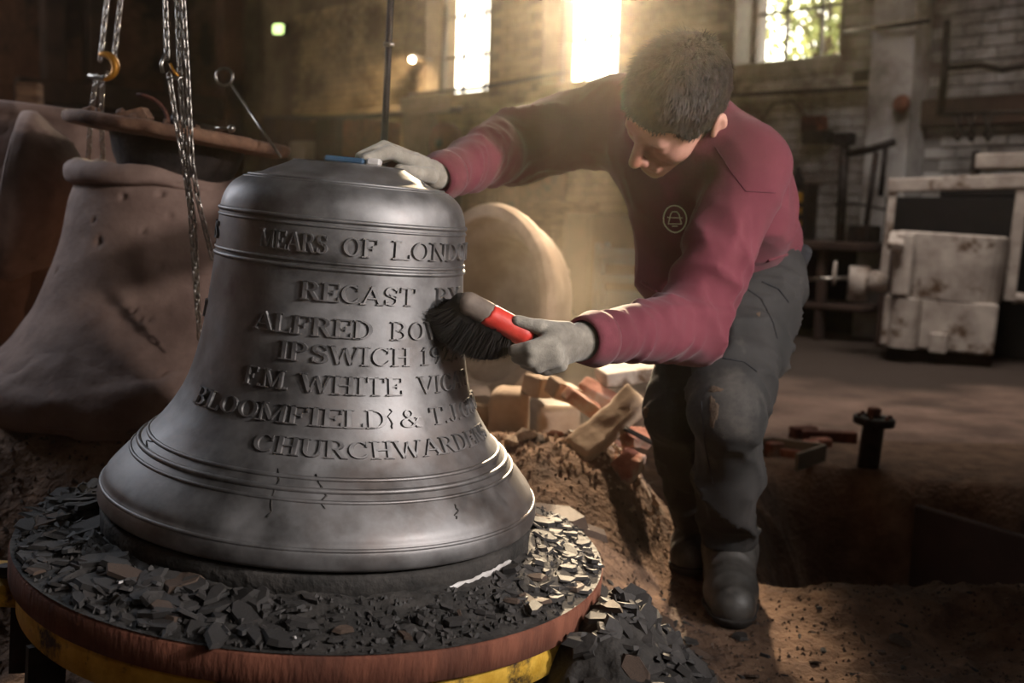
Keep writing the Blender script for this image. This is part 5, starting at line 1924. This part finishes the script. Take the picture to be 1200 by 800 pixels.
# ---- upright rod behind the bell
pr0, pr1 = at(450, 172, 2.25), at(459, -60, 2.25)
pr0.z = gz(pr0.x, pr0.y)
rod = empty('upright_rod', tuple(pr0), label='slim dark steel rod standing upright behind the bell', cat='rod')
top = pr1 - Vector((0, 0, 0))
MB().tube([Vector((at(446, 240, 2.25).x, 2.25, pr0.z)), at(450, 172, 2.25), at(458, 0, 2.25), at(459.5, -60, 2.25)], .0072, 10).build('shaft', M_IRON, rod, False, True)
pcl = at(455.5, 52, 2.24)
MB().cyl(pcl + Vector((-.011, 0, 0)), pcl + Vector((.011, 0, 0)), .0045, .0045, 10).build('clamp_bolt', M_STEEL, rod, False, True)

# ---- the two lamps that show
M_LAMPG = material('green-white lamp glass', (1, 1, .8), None, .4, 0, 3, 0, 3, emit=(0.72, 1.0, 0.36), estr=2.2)
M_LAMPW = material('warm lamp glass', (1, .95, .85), None, .4, 0, 3, 0, 3, emit=(1.0, .88, .65), estr=5)
lp = WP(326, 34, .3)
l1 = empty('wall_lamp', tuple(lp), RW, label='small glowing green-white lamp high on the dark wall', cat='lamp')
MB().box((0, 0, 0), (.19, .06, .12), (0, .08, 0), .015).build('lamp_glass', M_LAMPG, l1, True, True)
MB().box((0, .06, .0), (.23, .06, .15), (0, .08, 0), .01).build('lamp_housing', M_IRON, l1, True)
lp = WP(483, 70, .35)
l2 = empty('spot_lamp', tuple(lp), RW, label='small bright spot lamp lighting the pier left of the window', cat='lamp')
MB().cyl((0, 0, 0), (-.06, .10, .05), .045, .025, 16).build('lamp_shade', M_IRON, l2, True, True)
MB().lathe([(.0001, .010), (.02, .008), (.036, .0)], 16, (.004, -.006, -.003), basis((.5, -.8, -.4))).build('lamp_glass', M_LAMPW, l2, True, True)
MB().tube([(-.06, .10, .05), (-.10, .35, .05)], .012, 8).build('lamp_bracket', M_IRON, l2, True, True)
sp = bpy.data.lights.new('spot_lamp_light', 'SPOT')
so = bpy.data.objects.new('spot_lamp_light', sp); COL.objects.link(so)
so.location = lp + Vector((.05, -.22, .10))
tgt = WP(474, 112, .0)
so.rotation_euler = (tgt - so.location).to_track_quat('-Z', 'Y').to_euler()
sp.energy = 150; sp.color = (1, .80, .52); sp.spot_size = 1.0; sp.spot_blend = .35; sp.shadow_soft_size = .03

# ---- timbers on the dark left wall
def LWP(px, py, out):
    """a point in front of the left wall"""
    v = at(px, py, 1.0) - CAM_POS
    t_ = ((CORN + E_U * out) - CAM_POS).dot(E_U) / v.dot(E_U)
    return CAM_POS + v * t_
RLW = Matrix((-E_O, E_U, Vector((0, 0, 1)))).transposed()
for i, (px, w_) in enumerate(((270, .30), (205, .22), (110, .22), (62, .25))):
    p = LWP(px, 40, .36 if i else .62)
    o = MB().box((0, 0, 0), (w_, .25, 5.5), None, .02).build('timber_post', M_DARKBEAM if i else M_DARKWALL, None, False, False,
        label=('broad timber post in the corner by the glowing lamp', 'timber post behind the front sling chain', 'timber post behind the hooked sling chain', 'timber post at the far left of the dark wall')[i], cat='post')
    o.matrix_world = Matrix.Translation(Vector((p.x, p.y, 2.7))) @ RLW.to_4x4()
p0_, p1_ = LWP(20, 118, .62), LWP(280, 118, .62)
o = MB().box((0, 0, 0), ((p1_ - p0_).length, .2, .28), None, .02).build('timber_rail', M_DARKBEAM, None, False, False, label='long dark timber rail across the posts', cat='rail')
o.matrix_world = Matrix.Translation((p0_ + p1_) / 2) @ RLW.to_4x4()
p = at(35, 125, 4.6)
o = MB().box((0, 0, 0), (.10, .06, p.z + .10), None, .008).build('timber_stub', M_WOODOLD, None, False, False, label='grey timber stub standing behind the tall mould case', cat='post')
o.location = (p.x, p.y, (p.z + .10) / 2)
# yellow lug at the lower left of the base plate
p = at(14, 660, 1.52)
lg = empty('yellow_bracket', tuple(p), label='yellow painted bracket sticking out under the rim of the round plate', cat='bracket')
MB().box(p + Vector((-.02, .0, -.03)), (.09, .10, .035), (.1, .12, .2), .008, .003).build('bracket_arm', M_YELLOW, lg, False)
MB().cyl(p + Vector((.0, -.02, -.012)), p + Vector((.0, -.02, .004)), .012, .012, 6).build('bracket_bolt', M_IRON, lg, False)

# ---- trees beyond the windows
M_LEAF = material('leaf', C('4a5a30'), C('6f7d48'), 0.6, 0, 3, 0.0, 10)
_n, _l = M_LEAF.node_tree.nodes, M_LEAF.node_tree.links
_tr = _n.new('ShaderNodeBsdfTranslucent'); _tr.inputs['Color'].default_value = (*C('8f9460'), 1)
_mx = _n.new('ShaderNodeMixShader'); _mx.inputs[0].default_value = 0.6
_l.new(_n['Principled BSDF'].outputs[0], _mx.inputs[1]); _l.new(_tr.outputs[0], _mx.inputs[2])
_l.new(_mx.outputs[0], _n['Material Output'].inputs['Surface'])
M_BARK = material('bark', C('3a2d22'), C('55443a'), 0.9, 0, 6, 0.3, 30)
def tree(c, R, n, seed, label):
    r_ = np.random.RandomState(seed)
    e = empty('tree', (c[0], c[1], 0), label=label, cat='tree')
    P = r_.normal(0, .5, (n, 3)) * np.array(R) + np.array(c)
    d1 = r_.normal(0, 1, (n, 3)); d1 /= np.linalg.norm(d1, axis=1)[:, None]
    d2 = np.cross(d1, r_.normal(0, 1, (n, 3))); d2 /= np.linalg.norm(d2, axis=1)[:, None]
    s = r_.uniform(.04, .085, (n, 1))
    V = np.concatenate([P - d1 * s, P + d2 * s * .55, P + d1 * s, P - d2 * s * .55])
    I = np.arange(n)
    me = fast_mesh('foliage', V, np.stack([I, I + n, I + 2 * n, I + 3 * n], 1))
    link('foliage', me, M_LEAF, e, False, False, kind='stuff')
    c = Vector(c)
    for k in range(7):
        tip = c + Vector((r_.uniform(-1, 1) * R[0] * .8, r_.uniform(-1, 1) * R[1] * .8, r_.uniform(-.6, 1) * R[2] * .7))
        MB().tube([Vector((c.x, c.y, c.z - R[2] * 1.1)), (tip + Vector((c.x, c.y, c.z - R[2] * .5))) / 2, tip], [.05, .03, .012], 6).build('branch', M_BARK, e, False, True)
    MB().tube([Vector((c.x, c.y, 0)), Vector((c.x + .05, c.y, c.z - R[2] * 1.0))], [.11, .06], 10).build('trunk', M_BARK, e, False, True)
tree((3.75, 13.2, 3.45), (1.05, .7, .95), 1700, 3, 'leafy green tree outside the window beside the pier')
tree((-.35, 16.5, 4.9), (.55, .4, .55), 160, 4, 'sparse green branch outside the left bright window')

# ================================================================== flakes and crumbs of burnt loam
def flake_mesh(seed):
    r_ = random.Random(seed)
    n = r_.choice((5, 6, 6, 7))
    el = r_.uniform(.55, 1.0)
    poly = [(math.cos(2 * PI * i / n + r_.uniform(-.35, .35)) * r_.uniform(.65, 1.1), el * math.sin(2 * PI * i / n + r_.uniform(-.35, .35)) * r_.uniform(.65, 1.1)) for i in range(n)]
    mb = MB().prism(poly, -.5, .5, None, (0, 0, 0), r_.uniform(.05, .22))
    mb.v = [(x, y, z + r_.uniform(-.18, .18)) for x, y, z in mb.v]
    return mb.mesh('flake')
FLK = [flake_mesh(i) for i in range(12)]
rs = random.Random(101)


def bed_z(r, a):
    x, y = r * math.cos(a), r * math.sin(a)
    P_ = np.array([[x, y, 0.0]])
    t = min(max((r - 0.325) / (RP - .01 - 0.325), 0), 1)
    return float(0.030 * (1 - t) ** 1.3 + 0.003 + (0.008 * fbm(P_ * 26, 4)[0] + 0.006 * fbm(P_ * 60 + 4, 3, True)[0]) * math.sin(min(t + .12, 1) * PI) ** .6)


def lay(name, M, s, th, mat, tilt, lift, label, cat, group):
    me = variant(FLK[rs.randrange(12)], mat)
    o = bpy.data.objects.new(name, me)
    COL.objects.link(o)
    R = Euler((rs.gauss(0, tilt), rs.gauss(0, tilt), rs.uniform(0, 6.28))).to_matrix().to_4x4()
    o.matrix_world = M @ Matrix.Translation((0, 0, lift)) @ R @ Matrix.Diagonal((s, s * rs.uniform(.4, .95), th, 1))
    return tag(o, label, cat, group)


BP = Matrix.Translation(PL_C) @ TILT.to_4x4()
# angles: degrees from the camera side, positive to the right
def size_word(s, lo, hi):
    t = (s - lo) / (hi - lo)
    return 'broad' if t > .62 else ('middling' if t > .28 else 'small')


SECT = ((-200, -88, 'far left behind the lip'), (-88, -66, 'at the far left of the bed'), (-66, -46, 'left of the bell lip'), (-46, -28, 'left front of the bed'),
        (-28, -12, 'below CHURCHWARDENS to the left'), (-12, 5, 'below the middle of the lip'), (5, 24, 'under the short pale streak'), (24, 44, 'under the long pale streak'),
        (44, 62, 'right front of the bed'), (62, 82, 'in the sunlit patch'), (82, 200, 'facing the sand heap'))
STF = []


def stuff_add(M, me):
    vs = [M @ v.co for v in me.vertices]
    STF.append((vs, [tuple(p.vertices) for p in me.polygons]))


def bed_flakes(n, a0, a1, r0, r1, s0, s1, group, keep):
    items = []
    for i in range(n):
        ad = rs.uniform(a0, a1)
        r = rs.uniform(r0, r1)
        items.append((rs.uniform(s0, s1) * rs.uniform(.6, 1.1), ad, r))
    items.sort(reverse=True)
    for k, (s, ad, r) in enumerate(items):
        a = math.radians(ad - 90)
        z = bed_z(r, a)
        brown = rs.random() < .12
        t = (r - .33) / .12
        th = rs.uniform(.0025, .0065)
        M = BP @ Matrix.Translation((r * math.cos(a), r * math.sin(a), z)) @ Matrix.Rotation(a, 4, 'Z') @ Matrix.Rotation(.20 * (1 - t), 4, 'Y') @ Matrix.Rotation(-a, 4, 'Z')
        if k >= keep:
            R = Euler((rs.gauss(0, .28), rs.gauss(0, .28), rs.uniform(0, 6.28))).to_matrix().to_4x4()
            stuff_add(M @ Matrix.Translation((0, 0, th * .4)) @ R @ Matrix.Diagonal((s, s * rs.uniform(.4, .9), th, 1)), FLK[rs.randrange(12)])
            continue
        where = 'by the rim' if r > .418 else ('close to the lip' if r < .385 else 'mid bed')
        sec = [w for x0, x1, w in SECT if x0 <= ad < x1][0]
        lay('loam_flake', M, s, th, M_FLAKEB if brown else M_FLAKE, rs.choice((.08, .14, .25)), th * .4 + rs.uniform(0, .006),
            '%s %s loam flake %s, %s' % (size_word(s, s0 * .6, s1), 'brown' if brown else 'black', where, sec), 'flake', group)


bed_flakes(330, -112, 8, .350, .436, .011, .038, 'loam flakes on the left of the plate', 78)
bed_flakes(90, 5, 55, .37, .44, .007, .015, 'loam flakes on the front of the plate', 20)
bed_flakes(170, 52, 115, .350, .438, .010, .030, 'loam flakes on the right of the plate', 46)
# pale chips
for i, (a, r, s, lb) in enumerate(((6, .435, .008, 'bright pale chip on the black loam at the front of the plate'), (-46, .39, .010, 'long pale sliver on the loam flakes left of the bell'), (-30, .395, .009, 'pale grey chip between the loam flakes left of the bell'))):
    an = math.radians(a - 90)
    M = BP @ Matrix.Translation((r * math.cos(an), r * math.sin(an), bed_z(r, an) + .008))
    lay('pale_chip', M, s, .003, M_PALE, .4, .002, lb, 'chip', None)

# black loam spilled over the ground right of the plate
Xk, Yk = np.meshgrid(np.arange(-.05, .46, .007), np.arange(1.05, 2.12, .007), indexing='ij')
Pk = np.stack([Xk, Yk, 0 * Xk], -1)
mk = np.exp(-(((Xk - .17 + .10 * (Yk - 1.6)) / .17) ** 2) ** 1.3 - (((Yk - 1.58) / .36) ** 2) ** 1.3) + .22 * fbm(Pk * 14, 3)
Zk = ground_z(Xk, Yk) + .014 * np.clip(mk - .34, -.8, .35) + .006 * fbm(Pk * 40, 3, True) * np.clip(mk, 0, 1)
link('loam_spill', grid_mesh('loam_spill', Xk, Yk, Zk), M_LOAM, None, False, True, label='black loam spilled over the ground right of the round plate', cat='loam', kind='stuff')
# bank of flakes on the ground right of the plate
def ground_flakes(n, f, s0, s1, where, group, mats, tilt, keep):
    P_ = [f() for i in range(n)]
    X_ = np.array([p[0] for p in P_]); Y_ = np.array([p[1] for p in P_]); e = .02
    Z_ = ground_z(X_, Y_)
    NX = -(ground_z(X_ + e, Y_) - ground_z(X_ - e, Y_)) / (2 * e)
    NY = -(ground_z(X_, Y_ + e) - ground_z(X_, Y_ - e)) / (2 * e)
    S_ = [rs.uniform(s0, s1) * rs.uniform(.6, 1.15) for i in range(n)]
    for k, i in enumerate(sorted(range(n), key=lambda i: -S_[i])):
        s = S_[i]
        nrm = Vector((NX[i] * .6, NY[i] * .6, 1)).normalized()
        th = max(rs.uniform(.004, .011) * (s / .03), .003)
        M = Matrix.Translation((X_[i], Y_[i], Z_[i] + (rs.uniform(.002, .012) if X_[i] < .42 and Y_[i] < 2.0 else 0))) @ basis(nrm).to_4x4()
        if k >= keep:
            R = Euler((rs.gauss(0, tilt), rs.gauss(0, tilt), rs.uniform(0, 6.28))).to_matrix().to_4x4()
            stuff_add(M @ Matrix.Translation((0, 0, th * .35)) @ R @ Matrix.Diagonal((s, s * rs.uniform(.4, .9), th, 1)), FLK[rs.randrange(12)])
            continue
        m = rs.choice(mats)
        lay('loam_flake', M, s, th, m, tilt, th * .35, '%s %s flake %s' % (size_word(s, s0 * .6, s1 * 1.1), 'brown' if m is M_FLAKEB else 'black', where(X_[i], Y_[i])), 'flake', group)


def heap_pt():
    while True:
        x, y = rs.gauss(.14, .13), rs.gauss(1.68, .16)
        p = Vector((x, y)) - Vector((PL_C.x, PL_C.y))
        if p.length > RP + .015 and x < .36 and 1.25 < y < 2.1:
            return x, y
def heap_where(x, y):
    r = math.hypot(x - PL_C.x, y - PL_C.y) - RP
    a = 'touching the plate rim' if r < .06 else ('mid bank' if r < .14 else 'on the outer bank')
    b = ', near the bottom edge' if y < 1.48 else (', by the big standing slab' if y < 1.60 else (', midway up' if y < 1.72 else (', below the layered slab' if y < 1.84 else ', at the heap foot')))
    return a + b
ground_flakes(430, heap_pt, .012, .042, heap_where, 'loam flakes banked beside the plate', (M_FLAKE, M_FLAKE, M_FLAKE, M_FLAKEB), .35, 100)
def ridge_pt():
    while True:
        x, y = rs.uniform(.3, 1.2), rs.uniform(1.72, 2.18)
        if abs(x - .43) > .10 or abs(y - 2.1) > .17: return x, y
def ridge_where(x, y):
    a = 'left of the boot' if x < .40 else ('just right of the boot' if x < .62 else ('on the ridge before the pit' if x < .95 else 'on the far right of the ridge'))
    return a + (', at the pit edge' if y > 2.06 else (', mid ridge' if y > 1.9 else ', low in front'))
ground_flakes(60, ridge_pt, .007, .020, ridge_where, 'flakes on the sand ridge', (M_FLAKEB, M_FLAKEB, M_FLAKE), .25, 26)
vs_all, fs_all = [], []
for vs, fs in STF:
    n0_ = len(vs_all)
    vs_all += [tuple(v) for v in vs]; fs_all += [tuple(i + n0_ for i in f) for f in fs]
me = bpy.data.meshes.new('loam_flakes'); me.from_pydata(vs_all, [], fs_all); me.update()
link('loam_flakes', me, M_FLAKE, None, False, False, label='smaller black flakes lying thick between the larger ones', cat='flakes', kind='stuff')
def big(name, px, py, d, s, th, rot, mat, label):
    me = variant(FLK[rs.randrange(12)], mat)
    o = bpy.data.objects.new(name, me); COL.objects.link(o)
    o.location = at(px, py, d); o.rotation_euler = rot; o.scale = (s, s * .8, th)
    return tag(o, label, 'flake')
big('loam_slab', 668, 742, 1.50, .036, .014, (1.0, .1, .2), M_FLAKE, 'large flat black slab standing against the rim of the plate')
big('loam_slab', 655, 607, 1.92, .085, .020, (.15, .12, .3), M_FLAKEB, 'thick layered loam slab sticking out behind the lip of the bell')
big('loam_slab', 690, 622, 1.98, .06, .014, (.2, .3, .9), M_FLAKEB, 'dark layered slab below the thick one behind the bell')
big('loam_slab', 1062, 752, 1.96, .05, .008, (.15, .35, .3), M_FLAKEB, 'flat brown flake tilted on the sand ridge at the pit')
big('loam_slab', 868, 744, 1.95, .032, .006, (.1, .1, 1.2), M_FLAKE, "dark flake lying in front of the man's boot toe")

# uncountable crumbs
def crumbs(name, pts, s0, s1, mat, label, seed, parent=None):
    r_ = np.random.RandomState(seed)
    n = len(pts)
    base_ = np.array([[1, 0, -.35], [-.5, .87, -.35], [-.5, -.87, -.35], [0, 0, .8]])
    s = r_.uniform(s0, s1, (n, 1, 1)) * r_.uniform(.5, 1.2, (n, 4, 1))
    a = r_.uniform(0, 6.28, n)
    c_, s_ = np.cos(a), np.sin(a)
    B = np.stack([base_[:, 0] * c_[:, None] - base_[:, 1] * s_[:, None], base_[:, 0] * s_[:, None] + base_[:, 1] * c_[:, None], np.tile(base_[:, 2], (n, 1))], -1)
    V = (pts[:, None, :] + B * s).reshape(-1, 3)
    I = np.arange(n)[:, None] * 4
    F = np.concatenate([I + np.array([[0, 1, 3]]), I + np.array([[1, 2, 3]]), I + np.array([[2, 0, 3]]), I + np.array([[0, 2, 1]])])
    me = fast_mesh(name, V, F)
    me.polygons.foreach_set('use_smooth', np.zeros(len(F), dtype=bool))
    return link(name, me, mat, parent, False, False, label=label, cat='crumbs', kind='stuff')
r_ = np.random.RandomState(8)
a = r_.uniform(0, 2 * PI, 2600); r = r_.uniform(.345, .45, 2600)
pp = np.stack([r * np.cos(a), r * np.sin(a), 0 * a], 1)
t = np.clip((r - 0.325) / (RP - .01 - 0.325), 0, 1)
zz = 0.030 * (1 - t) ** 1.3 + 0.004 + (0.008 * fbm(pp * 26, 4) + 0.006 * fbm(pp * 60 + 4, 3, True)) * np.sin(np.clip(t + .12, 0, 1) * PI) ** .6
pp[:, 2] = zz
RB_ = np.array(TILT); pts = pp @ RB_.T + np.array(PL_C)
crumbs('loam_crumbs', np.array(pts), .0018, .006, M_FLAKE, 'fine black crumbs strewn over the loam bed', 1)
x = np.concatenate([r_.normal(.14, .15, 2200), r_.uniform(-.1, 1.4, 2600)]); y = np.concatenate([r_.normal(1.68, .2, 2200), r_.uniform(1.6, 2.5, 2600)])
z = ground_z(x, y)
keep = (np.hypot(x - PL_C.x, y - PL_C.y) > RP + .01)
crumbs('soil_crumbs', np.stack([x, y, z + .001], 1)[keep], .0018, .0065, M_FLAKEB, 'fine dark crumbs scattered over the sand', 2)
x = r_.uniform(-1.5, -.35, 2500); y = r_.uniform(1.75, 2.6, 2500)
crumbs('bank_crumbs', np.stack([x, y, ground_z(x, y) + .001], 1), .002, .009, M_FLAKEB, 'crumbs of dirt on the bank left of the bell', 3)
x = r_.uniform(-.25, .36, 2200); y = r_.uniform(2.3, 3.2, 2200)
crumbs('heap_crumbs', np.stack([x, y, ground_z(x, y) + .001], 1), .003, .012, M_CLAYPALE, 'pale grit among the rubble on the heap', 4)

# ------------------------------------------------------------------ dusty air
hz = bpy.data.materials.new('dusty air')
hz.use_nodes = True
_n, _l = hz.node_tree.nodes, hz.node_tree.links
_n.remove(_n['Principled BSDF'])
vs_ = _n.new('ShaderNodeVolumeScatter')
vs_.inputs['Color'].default_value = (1.0, .88, .74, 1)
vs_.inputs['Density'].default_value = 0.0022
vs_.inputs['Anisotropy'].default_value = 0.89
_l.new(vs_.outputs[0], _n['Material Output'].inputs['Volume'])
o = MB().box((0.3, -7.6, 2.95), (16.8, 14.6, 6.0)).build('dust_haze', hz, None, False, label='thin dusty haze hanging in the air of the hall', cat='haze', kind='stuff')
o.matrix_world = Matrix.Translation(W_ORG) @ RW.to_4x4()

# dust raised by the brush, hanging in the sun behind the bell
pf = bpy.data.materials.new('raised dust')
pf.use_nodes = True
_n, _l = pf.node_tree.nodes, pf.node_tree.links
_n.remove(_n['Principled BSDF'])
vs_ = _n.new('ShaderNodeVolumeScatter')
vs_.inputs['Color'].default_value = (1.0, .86, .68, 1)
vs_.inputs['Anisotropy'].default_value = 0.45
tc = _n.new('ShaderNodeTexCoord')
gr = _n.new('ShaderNodeTexGradient'); gr.gradient_type = 'SPHERICAL'
ns = _n.new('ShaderNodeTexNoise'); ns.inputs['Scale'].default_value = 2.6; ns.inputs['Detail'].default_value = 3
mr = _n.new('ShaderNodeMapRange'); mr.inputs['From Min'].default_value = .35; mr.inputs['From Max'].default_value = .7; mr.inputs['To Min'].default_value = .15
mu = _n.new('ShaderNodeMath'); mu.operation = 'MULTIPLY'
m2 = _n.new('ShaderNodeMath'); m2.operation = 'MULTIPLY'; m2.inputs[1].default_value = 0.24
_l.new(tc.outputs['Object'], gr.inputs['Vector']); _l.new(tc.outputs['Object'], ns.inputs['Vector'])
_l.new(ns.outputs['Fac'], mr.inputs['Value'])
_l.new(gr.outputs['Fac'], mu.inputs[0]); _l.new(mr.outputs[0], mu.inputs[1])
_l.new(mu.outputs[0], m2.inputs[0]); _l.new(m2.outputs[0], vs_.inputs['Density'])
_l.new(vs_.outputs[0], _n['Material Output'].inputs['Volume'])
bm = bmesh.new(); bmesh.ops.create_icosphere(bm, subdivisions=3, radius=1.0)
me = bpy.data.meshes.new('dust_puff'); bm.to_mesh(me); bm.free()
o = link('dust_puff', me, pf, None, False, True, label='puff of warm dust hanging behind the bell and brush', cat='dust', kind='stuff')
o.location = (0.04, 2.75, 0.55); o.scale = (.42, .55, .46)

# ------------------------------------------------------------------ look-alikes are told apart by their order from the left
ORD = ('leftmost', 'second', 'third', 'fourth', 'fifth', 'sixth', 'seventh', 'eighth', 'ninth', 'tenth')
bpy.context.view_layer.update()
seen = {}
for o in COL.objects:
    if o.parent is None and 'label' in o:
        seen.setdefault(o['label'], []).append(o)
for lb, obs in seen.items():
    if len(obs) < 2:
        continue
    def scr(o):
        v = o.matrix_world.translation - CAM_POS
        return v.dot(CR) / v.dot(_f)
    obs.sort(key=scr)
    for k, o in enumerate(obs):
        t = 'leftmost' if k == 0 else ('rightmost' if k == len(obs) - 1 else ORD[min(k, 9)] + ' from left')
        new = lb + ', ' + t
        if len(new.replace(',', ' ').split()) > 16:
            new = new.replace(' loam flake', ' flake')
        if len(new.replace(',', ' ').split()) > 16:
            new = new.replace(' close to the lip', ' by the lip').replace('middling ', '')
        o['label'] = new
for o in COL.objects:
    if '_m' in o:
        del o['_m']
